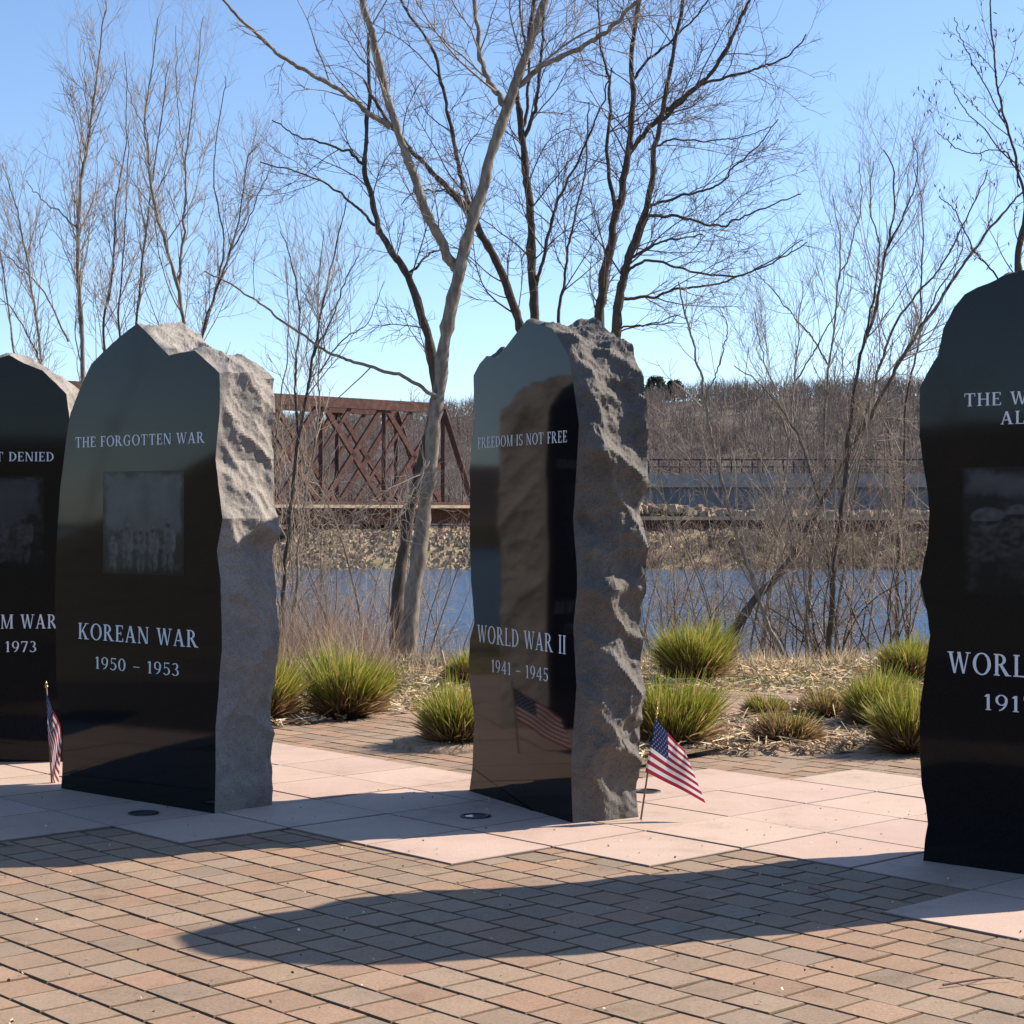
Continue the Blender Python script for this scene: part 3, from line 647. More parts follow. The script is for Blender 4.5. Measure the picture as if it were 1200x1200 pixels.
# ------------------------------------------------------------------ litter, rim grass (uncountable)
def litter(name, n, region, sizes, palette, seed, zf, kind='stuff'):
    g = np.random.default_rng(seed); pts = []
    x0, y0, x1, y1 = region[0]
    while len(pts) < n:
        x, y = g.uniform(x0, x1), g.uniform(y0, y1)
        if region[1](x, y): pts.append((x, y, zf(x, y)))
    P = np.array(pts); n = len(P); a = g.random(n) * 2 * math.pi; L = g.uniform(*sizes[0], n)[:, None]; Wd = g.uniform(*sizes[1], n)[:, None]
    tl = g.normal(size=n) * .35
    d = np.stack([np.cos(a), np.sin(a), np.sin(tl)], 1); s_ = norm(np.cross(d, np.stack([g.normal(size=n) * .4, g.normal(size=n) * .4, np.ones(n)], 1)))
    V = np.stack([P - d * L - s_ * Wd, P + d * L - s_ * Wd, P + d * L * .8 + s_ * Wd + [0, 0, .004], P - d * L * .8 + s_ * Wd + [0, 0, .004]], 1)
    C = np.array(palette)[g.integers(0, len(palette), n)] * g.uniform(.7, 1.25, (n, 1)); C = np.repeat(C[:, None], 4, 1)
    q = QB(); q.add(V, np.arange(n * 4).reshape(n, 4), C); return tag(link(name, q.mesh(name, False, True), M['tint']), kind=kind)
tan = [(.5, .38, .25), (.38, .26, .16), (.6, .5, .37), (.24, .16, .1), (.45, .33, .22)]
litter('wood_chips', 20000, ((.3, 10.8, 5.2, 14.4), lambda x, y: inside((x, y), BED)), ((.008, .03), (.003, .010)), tan, 5, lambda x, y: .045 + random.random() * .02)
litter('bed_straw', 2200, ((.3, 10.9, 5.2, 14.4), lambda x, y: inside((x, y), BED)), ((.04, .13), (.0015, .004)), [(.62, .49, .31), (.5, .38, .22), (.7, .58, .4)], 15, lambda x, y: .06 + random.random() * .03)
notpl = lambda x, y: not inside((x, y), PLAZA)
straw = [(.62, .49, .31), (.5, .38, .22), (.38, .27, .15), (.7, .58, .4)]
litter('straw_litter', 15000, ((-4, 12.4, 6, 18.8), notpl), ((.02, .09), (.002, .006)), straw, 6, lambda x, y: terrain(x, y) + .012 + random.random() * .05)
litter('leaf_litter', 9000, ((-4, 12.4, 6, 19), notpl), ((.012, .03), (.008, .02)), tan, 8, lambda x, y: terrain(x, y) + .012 + random.random() * .03)
litter('paving_grit', 700, ((-3.5, 4.5, 4, 10), lambda x, y: True), ((.002, .006), (.002, .004)), [(.5, .42, .3), (.65, .55, .4), (.1, .07, .05)], 9, lambda x, y: .021)
def turf(name, n, box, test, hgt, pal, seed, up=.0, wid=.003):
    g = np.random.default_rng(seed); pts = []
    while len(pts) < n:
        x, y = g.uniform(box[0], box[2]), g.uniform(box[1], box[3])
        if test(x, y): pts.append((x, y, terrain(x, y)))
    P0 = np.array(pts); n = len(P0); K = 3
    D = np.stack([g.normal(size=n) * .35, g.normal(size=n) * .35, np.ones(n)], 1)
    P = grow(g, P0, D, hgt * (.5 + g.random(n)), K, up, .12); T = norm(np.gradient(P, axis=1)); s_ = norm(np.cross(T, g.normal(size=(n, 1, 3))))
    wd = wid * np.array([1, .9, .6, .1])[None, :, None]; V = np.stack([P - s_ * wd, P + s_ * wd], 2)
    C = np.array(pal)[g.integers(0, len(pal), n)] * g.uniform(.7, 1.3, (n, 1)); C = np.repeat(np.repeat(C[:, None, None], K + 1, 1), 2, 2)
    idx = np.arange(n * (K + 1) * 2).reshape(n, K + 1, 2); q = QB()
    q.add(V, np.stack([idx[:, :-1, 0], idx[:, :-1, 1], idx[:, 1:, 1], idx[:, 1:, 0]], -1), C)
    return tag(link(name, q.mesh(name, True, True), M['blade']), kind='stuff')
pt = lambda x, y, s=1.1, o=0: mnoise.noise((x * s, y * s, o))
turf('rim_grass', 14000, (-4, 14.2, 6.5, 18.6), lambda x, y: notpl(x, y) and pt(x, y) > .06, .06, [(.09, .15, .03), (.13, .2, .05), (.2, .22, .07)], 11)
turf('dry_rim_grass', 9000, (-4.5, 15.5, 7, 19.6), lambda x, y: notpl(x, y) and y > 17.2 + pt(x, y, .7, 4), .16, straw, 12)
turf('dry_reeds', 1500, (-3.2, 16.6, -1.2, 20.2), lambda x, y: pt(x, y, 1.3, 7) > -.2, .62, [(.42, .29, .2), (.34, .22, .16), (.5, .38, .27)], 13, .02, .0028)
turf('bank_weeds', 1200, (-4, 18.6, 7, 23), lambda x, y: True, .38, [(.3, .2, .14), (.22, .15, .11), (.4, .29, .2)], 14, .02, .0028)

# ------------------------------------------------------------------ bare trees
def spline(P, n):                          # Catmull-Rom through P
    P = np.array(P, float); P = np.vstack([2 * P[0] - P[1], P, 2 * P[-1] - P[-2]]); m = len(P) - 3; out = []
    for i in range(n):
        f = i / (n - 1) * m; k = min(int(f), m - 1); t = f - k; a, b_, c, d = P[k:k + 4]
        out.append(.5 * ((2 * b_) + (c - a) * t + (2 * a - 5 * b_ + 4 * c - d) * t * t + (3 * b_ - a - 3 * c + d) * t ** 3))
    return np.array(out)
def twigs_on(qb, g, limbs, dens, len1, up, ang, fine=1.0, t0=.12, wob=.10):
    """limbs: list of (points (n,3), radii (n,))"""
    for P, Rr in limbs:
        L = np.linalg.norm(np.diff(P, axis=0), axis=1).sum(); L_ = np.array([L])
        i, t, p, d = kids(g, P[None], L_, L * dens, ang, t0, .98)
        if len(i) == 0: continue
        r = np.interp(t, np.linspace(0, 1, len(Rr)), Rr)
        l1 = len1 * (.35 + .9 * g.random(len(i))) * (1.1 - .55 * t); r1 = np.minimum(r * .45, .004 + .0055 * l1)
        P1 = grow(g, p, d, l1, 9, up, wob); tubes(qb, P1, r1[:, None] * np.linspace(1, .3, 10)[None], 4)
        i, t, p, d = kids(g, P1, l1, np.maximum(l1 * 6.0 * fine, .5), .75, .12, .98)
        l2 = l1[i] * (.25 + .42 * g.random(len(i))) * (1.15 - .6 * t); r2 = np.minimum(r1[i] * .55, .0042)
        P2 = grow(g, p, d, l2, 6, up * 1.2, wob * 1.2); tubes(qb, P2, r2[:, None] * np.linspace(1, .45, 7)[None], 3)
        i, t, p, d = kids(g, P2, l2, np.maximum(l2 * 6.5 * fine, .3), .8, .15, .98)
        l3 = np.minimum(.4, l2[i] * (.3 + .4 * g.random(len(i)))) ; r3 = np.minimum(r2[i] * .7, .0028)
        P3 = grow(g, p, d, l3, 3, up, wob); tubes(qb, P3, r3[:, None] * np.linspace(1, .6, 4)[None], 3)
def tree(label, specs, seed, bark, twig, dens=3.0, len1=1.5, up=.05, ang=.8, fine=1.35, group=None, name='bare_tree', catkins=None):
    """specs: (photo px polyline, distance at start, at end, radius start, end, twig density factor)"""
    g = np.random.default_rng(seed); limbs = []
    x0, y0, _ = at(*specs[0][0][0], specs[0][1]); base = Vector((x0, y0, terrain(x0, y0)))
    root = empty(name, base); tag(root, label, 'tree', group)
    q = QB(); qt = QB()
    for k, (px, ya, yb, ra, rb, dk) in enumerate(specs):
        m = len(px); pts = [at(u, v, ya + (yb - ya) * i / (m - 1)) for i, (u, v) in enumerate(px)]
        if k == 0 or pts[0][2] < .9: pts = [(pts[0][0] + (pts[0][0] - pts[1][0]) * .15, pts[0][1], terrain(pts[0][0], pts[0][1]) - .15)] + pts
        n = 16 + 6 * m; P = spline(pts, n) - np.array(base)
        jit = g.normal(size=P.shape) * .014; jit = (jit + np.roll(jit, 1, 0) + np.roll(jit, -1, 0)) / 3; jit[0] = 0; P += jit
        tt = np.linspace(0, 1, n); Rr = ra + (rb - ra) * tt ** .8
        if k == 0: Rr = Rr * (1 + .5 * np.exp(-tt * 18))
        Rr = Rr * (1 + .10 * g.normal(size=n)).clip(.82, 1.25) if ra > .03 else Rr
        tubes(q, P[None], Rr[None], 10 if ra > .04 else 6); limbs.append((P, Rr))
        if dk > 0: twigs_on(qt, g, [(P, Rr)], dens * dk, len1, up, ang, fine, .3 if (k == 0 and ra > .05) else .1)
    link('trunk', q.mesh('trunk'), bark, root)
    if qt.n:
        link('crown', qt.mesh('crown'), twig, root)
    return root
BP, BD, BM, TW, TD, TP = M['barkpale'], M['barkdark'], M['barkmid'], M['twig'], M['twigdark'], M['twigpale']
tree('tall pale barked tree leaning right and forking high up, between the two front stones',
     [([(478, 775), (483, 700), (495, 620), (505, 540), (514, 460), (525, 385), (536, 325), (552, 270), (572, 200), (590, 140), (604, 100), (622, 50), (640, 0), (660, -60), (675, -130)], 19.3, 19.6, .098, .04, .55),
      ([(538, 318), (520, 290), (500, 250), (485, 205), (468, 160), (452, 105), (438, 50), (424, 0), (415, -50), (404, -110)], 19.5, 18.9, .06, .03, 1),
      ([(456, 148), (430, 130), (400, 107), (365, 88), (335, 68), (300, 40), (262, 2), (235, -30)], 19.2, 18.2, .032, .012, 1.1),
      ([(592, 125), (580, 105), (566, 80), (560, 45), (555, 0), (548, -60)], 19.6, 19.8, .035, .02, 1),
      ([(603, 105), (640, 75), (690, 50), (720, 28), (750, -2), (790, -40)], 19.6, 18.9, .035, .016, 1.2),
      ([(513, 465), (470, 440), (415, 425), (380, 410), (330, 375), (290, 345), (240, 318)], 19.3, 18.6, .022, .008, 1),
      ([(502, 540), (485, 575), (470, 600), (455, 622), (430, 630)], 19.2, 18.5, .02, .008, .9)], 101, BP, TW, 2.6, 1.5, .03, .85)
tree('slender dark tree curving left behind the pale leaning tree',
     [([(462, 770), (468, 700), (474, 640), (490, 560), (510, 480), (506, 420), (494, 365), (478, 323), (460, 296), (446, 270), (436, 232), (427, 195), (430, 160), (433, 100), (430, 40)], 20.5, 21.2, .085, .018, .8),
      ([(428, 195), (410, 180), (385, 170), (350, 160), (320, 140)], 21.1, 21.0, .02, .007, 1.2),
      ([(478, 323), (500, 300), (520, 290)], 21, 21.4, .02, .008, 1), ([(444, 268), (420, 245), (395, 225), (360, 205), (305, 190)], 21, 20.4, .02, .007, 1.2)], 102, BD, TD, 3, 1.3, .05, .8)
tree('dark tree slanting to the left from behind the top of the middle stone',
     [([(640, 770), (636, 600), (630, 480), (612, 388), (592, 330), (564, 276), (547, 247), (530, 225), (515, 210), (490, 185), (472, 165), (440, 120), (425, 95)], 21.5, 21, .085, .014, .8),
      ([(564, 276), (553, 245), (545, 225), (537, 195), (527, 140), (512, 75), (500, 45), (470, 0), (455, -40)], 21.3, 21.5, .035, .012, 1.1),
      ([(528, 222), (515, 224), (490, 223), (470, 240)], 21, 20.6, .014, .006, 1)], 103, BD, TD, 2.6, 1.3, .05, .8)
tree('upright dark tree rising from behind the peak of the middle stone',
     [([(632, 770), (630, 600), (628, 450), (626, 360), (623, 300), (620, 245), (616, 200), (613, 165), (608, 125), (605, 100), (617, 60), (625, 0), (628, -60)], 22, 22.3, .085, .02, .9),
      ([(617, 190), (612, 160), (618, 130), (620, 85), (612, 30), (606, -20)], 22.2, 22.6, .03, .012, 1.1),
      ([(614, 165), (626, 130), (632, 95), (636, 40), (640, -30)], 22.2, 21.8, .03, .012, 1.1),
      ([(628, 340), (640, 290), (650, 245), (664, 215), (690, 160), (706, 120), (718, 80)], 22.1, 21.4, .025, .008, 1.2),
      ([(650, 400), (660, 340), (668, 280), (685, 200), (690, 120)], 22.4, 22.8, .025, .008, 1)], 104, BD, TD, 2.8, 1.3, .05, .75)
tree('dark tree with a straight double stem above the right shoulder of the middle stone',
     [([(690, 770), (696, 600), (700, 460), (703, 380), (708, 330), (716, 285), (724, 245), (733, 200), (738, 165), (741, 110), (741, 50), (750, 0), (758, -70)], 21, 21.4, .09, .02, .9),
      ([(737, 180), (756, 155), (780, 130), (805, 110), (830, 90), (850, 60), (865, 30), (878, 0), (890, -30)], 21.3, 20.5, .035, .014, 1.2),
      ([(741, 95), (760, 70), (790, 45), (820, 15), (840, -20)], 21.4, 20.9, .02, .008, 1.1), ([(720, 250), (712, 180), (714, 100), (706, 60), (700, -10)], 21.2, 21.8, .028, .01, 1.1)], 105, BD, TD, 2.6, 1.4, .04, .8)
tree('dark tree with long drooping limbs reaching right into the open sky',
     [([(712, 770), (716, 600), (716, 470), (720, 390), (727, 345), (733, 315), (744, 280), (757, 243), (766, 190), (774, 143), (786, 70), (800, 0), (806, -60)], 20.2, 20.4, .085, .016, .8),
      ([(777, 140), (800, 118), (825, 98), (860, 88), (895, 78), (925, 65), (945, 40)], 20.4, 19.6, .024, .007, 1.1),
      ([(752, 252), (785, 252), (810, 258), (845, 265), (870, 255), (905, 240), (938, 227)], 20.3, 19.4, .02, .006, 1.5),
      ([(757, 243), (790, 232), (820, 224), (845, 215), (860, 195), (885, 175), (912, 140)], 20.4, 19.8, .018, .006, 1.4),
      ([(737, 315), (760, 305), (790, 312), (830, 322), (880, 320), (920, 300), (945, 285)], 20.3, 19.2, .018, .006, 1.3),
      ([(730, 350), (765, 348), (800, 338), (850, 330), (900, 308), (940, 280)], 20.3, 20.6, .02, .006, 1.2),
      ([(735, 305), (760, 290), (790, 280), (825, 276)], 20.2, 19.6, .018, .007, 1.3), ([(722, 385), (760, 380), (798, 368)], 20.2, 19.8, .012, .005, .8),
      ([(760, 175), (790, 165), (830, 166), (870, 160), (905, 150)], 20.4, 20.8, .014, .005, 1.3)], 106, BD, TD, 2.8, 1.2, .02, .8)
# left saplings
SH = dict(dens=4.2, len1=1.3, up=.16, ang=.55)
def sapl(label, specs, seed, bark=BP, twig=TW, group=None, **kw):
    k = dict(SH); k.update(kw); specs = [(p, y0, y1, ra * .82, rb, d) for p, y0, y1, ra, rb, d in specs]; return tree(label, specs, seed, bark, twig, k['dens'], k['len1'], k['up'], k['ang'], k.get('fine', 1.1), group, 'young_tree')
sapl('pale young tree with the tallest straight shoot, above the left pair of stones',
     [([(96, 770), (96, 600), (97, 440), (92, 330), (92, 250), (102, 180), (108, 130), (115, 80), (121, 20), (124, -5)], 23, 23, .055, .006, 1.2), ([(93, 270), (70, 250), (45, 230), (30, 210)], 23, 22.8, .015, .005, 1), ([(104, 150), (100, 100), (99, 50)], 23, 23, .008, .004, .6)], 111)
sapl('pale forked young tree straight above the peak of the KOREAN WAR stone',
     [([(214, 770), (215, 560), (216, 400), (208, 335), (192, 280), (180, 235), (174, 190), (171, 140), (178, 80), (185, 20)], 22.5, 22.3, .05, .006, 1.1), ([(210, 340), (214, 290), (217, 240), (219, 180), (228, 110), (238, 20)], 22.5, 22.6, .03, .005, 1.2), ([(174, 160), (155, 120), (145, 85)], 22.3, 22, .008, .004, .6), ([(216, 200), (208, 110), (205, 30)], 22.5, 22.5, .01, .004, .7)], 112)
sapl('thin dark many stemmed young tree behind the two left stones',
     [([(140, 770), (145, 560), (158, 390), (168, 300), (176, 230), (190, 140), (198, 70)], 25, 25, .045, .005, 1.2), ([(150, 480), (140, 380), (146, 280), (150, 180), (152, 140)], 25, 25.2, .025, .004, 1.2), ([(130, 480), (122, 390), (133, 300), (137, 230), (148, 160), (147, 60)], 25, 24.6, .03, .004, 1.2)], 113, BD, TW)
sapl('leaning dark young tree right of the peak of the KOREAN WAR stone',
     [([(228, 770), (230, 520), (236, 400), (250, 350), (268, 300), (280, 255), (290, 190), (300, 170)], 24, 24, .04, .005, 1.3), ([(252, 345), (262, 280), (250, 200), (262, 110), (264, 90)], 24, 24.4, .02, .004, 1.2), ([(268, 300), (290, 260), (305, 220), (320, 195)], 24, 23.6, .015, .004, 1)], 114, BD, TW)
sapl('bushy young tree at the far left',
     [([(60, 770), (55, 560), (48, 420), (36, 330), (25, 270), (12, 220), (3, 190)], 24, 24, .04, .005, 1.4), ([(50, 430), (20, 370), (-10, 340)], 24, 23.5, .02, .005, 1.2), ([(80, 400), (50, 340), (20, 310), (-15, 280)], 24, 24.5, .02, .005, 1.2), ([(20, 430), (5, 330), (-5, 250), (2, 200)], 24, 24.8, .02, .005, 1.2)], 115)
sapl('slim dark stemmed young tree just right of the KOREAN WAR stone',
     [([(331, 720), (336, 640), (344, 560), (356, 480), (367, 420), (376, 370), (386, 320), (400, 260), (410, 225)], 21, 21, .04, .005, 1.2), ([(350, 520), (345, 440), (352, 370), (340, 300), (328, 270)], 21, 21.3, .02, .005, 1.2), ([(366, 420), (386, 380), (404, 330), (420, 300)], 21, 20.6, .016, .004, 1.2)], 116, BD, TP)
sapl('pair of thin stems before the bridge, left of the pale leaning tree',
     [([(345, 720), (350, 640), (362, 560), (372, 490), (374, 430), (372, 340), (380, 270)], 22, 22, .03, .005, 1.2), ([(318, 720), (318, 640), (322, 560), (330, 470), (338, 390), (334, 300)], 22, 22.4, .028, .005, 1.2), ([(372, 440), (400, 400), (430, 380), (450, 330)], 22, 21.6, .015, .004, 1.2)], 117, BP, TP)
# right group
sapl('thick trunk leaning steeply right across the river, right of the middle stone',
     [([(853, 752), (885, 705), (915, 670), (940, 630), (962, 590), (985, 545), (1010, 505), (1030, 470), (1052, 430), (1075, 390), (1110, 340), (1140, 295), (1170, 255), (1200, 225)], 20, 20.2, .062, .010, .8), ([(1010, 505), (1025, 455), (1040, 400), (1070, 350), (1105, 310), (1140, 240), (1158, 200)], 20.1, 20.6, .025, .006, 1.2), ([(960, 590), (945, 540), (930, 500), (890, 450), (860, 430)], 20.1, 19.5, .018, .005, 1)], 121, BM, TW, up=.08, ang=.7)
sapl('pale slender birch like stem leaning left, right of the round green grass clump',
     [([(918, 770), (900, 730), (885, 690), (870, 645), (856, 600), (845, 560), (834, 510), (826, 470), (821, 440), (812, 400), (802, 365), (795, 330)], 19.4, 19.4, .038, .008, 1.1), ([(826, 470), (845, 420), (852, 380), (842, 360)], 19.4, 19.2, .012, .004, 1), ([(856, 600), (825, 560), (790, 520), (770, 495), (762, 480)], 19.4, 19, .014, .004, 1)], 122, M['barkpale'], TP, up=.05, ang=.7)
sapl('young tree with two straight stems in the middle of the right hand thicket',
     [([(945, 770), (948, 690), (955, 620), (962, 560), (968, 480), (972, 420), (980, 360), (984, 290), (975, 230)], 20.6, 20.6, .04, .005, 1.3), ([(972, 430), (955, 400), (930, 370), (905, 340), (880, 310)], 20.6, 20.2, .014, .004, 1.1), ([(982, 330), (1000, 280), (1010, 230), (1006, 190)], 20.6, 21, .012, .004, 1.2)], 123, BP, TW)
sapl('tall young tree with a dark foot left of the WORLD WAR I stone',
     [([(972, 775), (974, 720), (978, 660), (986, 600), (992, 540), (1000, 470), (1010, 410), (1028, 360), (1036, 300), (1046, 260), (1046, 200), (1034, 175)], 19.8, 19.8, .05, .006, 1.3), ([(1012, 405), (1025, 340), (1030, 290), (1020, 240), (1024, 190)], 19.8, 20.2, .018, .004, 1.2), ([(1036, 300), (1060, 250), (1076, 200), (1068, 160)], 19.8, 19.4, .015, .004, 1.2)], 124, BD, TW)
sapl('pair of straight thin stems beside the WORLD WAR I stone',
     [([(1052, 760), (1052, 690), (1054, 620), (1060, 540), (1062, 470), (1076, 400), (1080, 330), (1082, 260), (1072, 190)], 21, 21, .035, .005, 1.3), ([(1064, 755), (1062, 690), (1056, 630), (1048, 560), (1040, 480), (1046, 400)], 21, 21.3, .03, .005, 1.3), ([(1078, 390), (1100, 340), (1125, 300), (1130, 260)], 21, 20.7, .015, .004, 1.2)], 125, BD, TW)
sapl('twiggy grey young tree whose top fans out above the hill, right of centre',
     [([(890, 770), (905, 680), (915, 600), (925, 520), (930, 450), (936, 390), (940, 330)], 23, 23, .035, .005, 1.4), ([(925, 520), (905, 450), (890, 400), (885, 360)], 23, 23.4, .018, .004, 1.3), ([(930, 450), (960, 400), (985, 350), (990, 300)], 23, 22.6, .015, .004, 1.3)], 126, BP, TW)
# right top tree with hanging buds
rt_ = tree('tree with hanging catkin buds behind the WORLD WAR I stone',
     [([(1210, 760), (1205, 560), (1195, 400), (1192, 330), (1200, 260), (1215, 180), (1225, 90), (1235, -40)], 19, 19, .06, .02, 1),
      ([(1202, 250), (1190, 190), (1178, 140), (1168, 90), (1163, 40), (1160, -10), (1155, -60)], 19, 18.6, .016, .006, .9), ([(1195, 220), (1180, 180), (1140, 180), (1112, 168), (1095, 150)], 19, 18.4, .008, .004, .7), ([(1188, 190), (1150, 150), (1125, 120), (1114, 95)], 19, 18.5, .008, .004, .8), ([(1180, 145), (1140, 75), (1126, 45), (1120, 20)], 18.8, 18.3, .007, .004, .7),
      ([(1194, 380), (1165, 320), (1140, 290), (1120, 250), (1100, 230)], 19, 18.6, .012, .005, .9)], 127, BD, TD, 3.2, .8, .06, .7)
g = np.random.default_rng(5); q = QB(); base = np.array(rt_.location); P0 = []
for ch in rt_.children:
    if ch.name.startswith('crown'):
        vv = np.zeros(len(ch.data.vertices) * 3, 'f'); ch.data.vertices.foreach_get('co', vv); vv = vv.reshape(-1, 3); P0 = vv[g.integers(0, len(vv), 260)]
P1 = grow(g, P0.astype(float), np.tile([0, 0, -1.0], (len(P0), 1)) + g.normal(size=(len(P0), 3)) * .5, np.full(len(P0), .045), 3, -.2, .1)
tubes(q, P1, np.tile([[.003, .0065, .006, .002]], (len(P0), 1)), 5); link('catkins', q.mesh('catkins'), TD, rt_)

# brush: a few templates, copied along the bank
def shrub_template(label, seed, n, hgt, bark, twig, spread, rad=.011):
    g = np.random.default_rng(seed); root = empty('bare_shrub'); tag(root, label, 'shrub', 'bare brown shrubs along the river bank')
    a = g.random(n) * 2 * math.pi; tl = np.abs(g.normal(size=n)) * spread
    D = np.stack([np.sin(tl) * np.cos(a), np.sin(tl) * np.sin(a), np.cos(tl)], 1); P0 = np.stack([g.normal(size=n) * .14, g.normal(size=n) * .14, np.full(n, -.1)], 1)
    L = hgt * (.5 + .6 * g.random(n)); P = grow(g, P0, D, L, 12, .02, .09); Rr = rad * (.6 + .7 * g.random(n))
    q = QB(); tubes(q, P, Rr[:, None] * np.linspace(1, .3, 13)[None], 5); qt = QB()
    for k in range(n): twigs_on(qt, g, [(P[k], Rr[k] * np.linspace(1, .3, 13))], 4.6, .85, .04, .8, 1.15, .38, .13)
    link('stems', q.mesh('stems'), bark, root); link('twigs', qt.mesh('twigs'), twig, root); return root
T0 = [shrub_template('', 201, 9, 2.6, BP, TP, .35), shrub_template('', 202, 11, 2.2, BD, TW, .5), shrub_template('', 203, 8, 3.0, BP, TP, .3), shrub_template('', 204, 12, 1.7, BD, TP, .6)]
spots = []
rs = random.Random(12)
for i in range(28):                        # thicket right of the middle stone
    spots.append((rs.uniform(745, 1100), rs.uniform(19.6, 28), 'tangled bare shrub in the brown thicket right of the middle stone'))
for i in range(17):
    spots.append((rs.uniform(300, 560), rs.uniform(20.5, 27), 'thin bare shrub on the bank between the two front stones'))
for i in range(9):
    spots.append((rs.uniform(315, 545), rs.uniform(23, 27), 'tall bare shrub screening the truss bridge'))
for i in range(12):
    spots.append((rs.uniform(-40, 300), rs.uniform(22, 27), 'bare shrub behind the two left stones, only its twig tips showing'))
first = [True] * 4
for i, (u, y, lb) in enumerate(spots):
    k = i % 4; x = (u - 600) / F * y
    o = T0[k] if first[k] else copy_tree(T0[k]); first[k] = False
    o['label'] = lb; o['group'] = 'bare brown shrubs: ' + lb
    s_ = rs.uniform(.8, 1.25) * (.9 if 'front stones' in lb else 1.35 if 'truss' in lb else 1); o.location = (x, y, terrain(x, y)); o.rotation_euler = (0, 0, rs.uniform(0, 6.28)); o.scale = (s_, s_, s_ * rs.uniform(.9, 1.2))
# fallen pale sticks
def stick(label, px, y, r):
    pts = spline([at(u, v, y) for u, v in px], 8); q = QB(); b0 = pts[0].copy(); tubes(q, (pts - b0)[None], np.full((1, 8), r), 6)
    o = link('fallen_branch', q.mesh('fallen_branch'), TP, None, tuple(b0)); tag(o, label, 'branch')
stick('pale bent branch lying on the bank left of the middle stone', [(517, 762), (523, 785), (533, 800), (545, 808)], 17.2, .016)
def twig(label, a, b_):
    p, q_ = Vector((*gp(*a), .024)), Vector((*gp(*b_), .026)); m_ = (p + q_) / 2 + Vector((.01, .012, .004))
    q = QB(); pts = spline([p, m_, q_], 8); tubes(q, (pts - np.array(p))[None], np.linspace(.004, .002, 8)[None], 6)
    tag(link('twig', q.mesh('twig'), TD, None, p), label, 'twig')
twig('thin dark twig lying on the sunlit pavers near the bottom right corner', (1105, 1163), (1188, 1155))
twig('bent dark twig lying in the shadow of the right hand stone', (948, 1047), (972, 1060))

# ------------------------------------------------------------------ far bank: rocks, bridges, forest
def rocks(name, n, fn, smin, smax, seed, mat):
    g = random.Random(seed); mb = MB()
    for i in range(n):
        x, y, z = fn(g); s = g.uniform(smin, smax); rz = g.uniform(0, 6.28); q = []
        for (a, b_, c) in ((-1, -1, -.7), (1, -1, -.7), (1, 1, -.7), (-1, 1, -.7), (-.6, -.6, .8), (.6, -.6, .8), (.6, .6, .8), (-.6, .6, .8)):
            a, b_, c = (v * s * g.uniform(.55, 1.1) for v in (a, b_, c)); q.append((x + a * math.cos(rz) - b_ * math.sin(rz), y + a * math.sin(rz) + b_ * math.cos(rz), z + c))
        k = g.uniform(.6, .95); mb.raw(q, [(4, 5, 6, 7), (0, 1, 5, 4), (1, 2, 6, 5), (2, 3, 7, 6), (3, 0, 4, 7)], 0, (.40 * k, .31 * k, .22 * k))
    return tag(mb.build(name, mat), kind='stuff')
def bankpt(g):
    x = g.uniform(-55, 8) if g.random() < .85 else g.uniform(8, 50); y = g.uniform(119, 131); return (x, y, terrain(x, y) + .05)
rocks('riprap', 9000, bankpt, .06, .22, 4, M['tint'])
def brline(t): return Vector((-44 + 41.0 * t, 97 + 43.5 * t, 0))       # oblique line of the rail bridge
rb = empty('truss_bridge', (brline(.6).x, brline(.6).y, 0)); tag(rb, 'rusty red steel truss railway bridge crossing the river behind the pale tree', 'bridge')
inv = -rb.location; dv = (brline(1) - brline(0)).normalized(); nv_ = Vector((-dv.y, dv.x, 0))
ZD, ZT = 2.0, 9.4
def brpart(name, bars, mat=M['rust']):
    mb = MB()
    for a, b_, w_, h_ in bars: mb.bar(Vector(a) + inv, Vector(b_) + inv, w_, h_)
    return mb.build(name, mat, rb)
npan = 9
for side in (0, 5.2):
    o = nv_ * side
    t_top0, t_top1 = .03, .945
    A = lambda t, z: brline(t) + o + Vector((0, 0, z))
    brpart('top_chord', [(A(t_top0, ZT), A(t_top1, ZT), .45, .75)])
    brpart('bottom_chord', [(A(0, ZD), A(1, ZD), .45, .6)])
    brpart('end_post', [(A(t_top1, ZT), A(1, ZD), .4, .6)])
    for k in range(npan):
        t0, t1 = .03 + (.915) * k / npan, .03 + .915 * (k + 1) / npan
        brpart('post', [(A(t1, ZT), A(t1, ZD), .3, .35)])
        brpart('diagonal', [(A(t0, ZT), A(t1, ZD), .22, .4)]); brpart('diagonal', [(A(t0, ZD), A(t1, ZT), .22, .4)])
        tm = (t0 + t1) / 2
        brpart('diagonal', [(A(t0, (ZT + ZD) / 2), A(tm, ZT), .16, .25)]); brpart('diagonal', [(A(tm, ZD), A(t1, (ZT + ZD) / 2), .16, .25)])
brpart('deck', [(brline(0) + nv_ * 2.6 + Vector((0, 0, 1.2)), brline(1.28) + nv_ * 2.6 + Vector((0, 0, 1.2)), 5.0, 1.1)])
brpart('walkway', [(brline(0) - nv_ * .8 + Vector((0, 0, 1.95)), brline(1.28) - nv_ * .8 + Vector((0, 0, 1.95)), .9, .22)], M['timber'])
for k in range(npan): brpart('floor_beam', [(brline(k / npan) - nv_ * .3 + Vector((0, 0, .35)), brline(k / npan) + nv_ * 5.4 + Vector((0, 0, .35)), .5, .5)])
for t in (.55, .78, 1.0, 1.26):
    p = brline(t) + nv_ * 2.6 + inv; mb = MB(); mb.box(p.x - 1.1, p.y - 2.6, -4.2, p.x + 1.1, p.y + 2.6, .08, 0, .12); mb.build('pier', M['concrete'], rb)
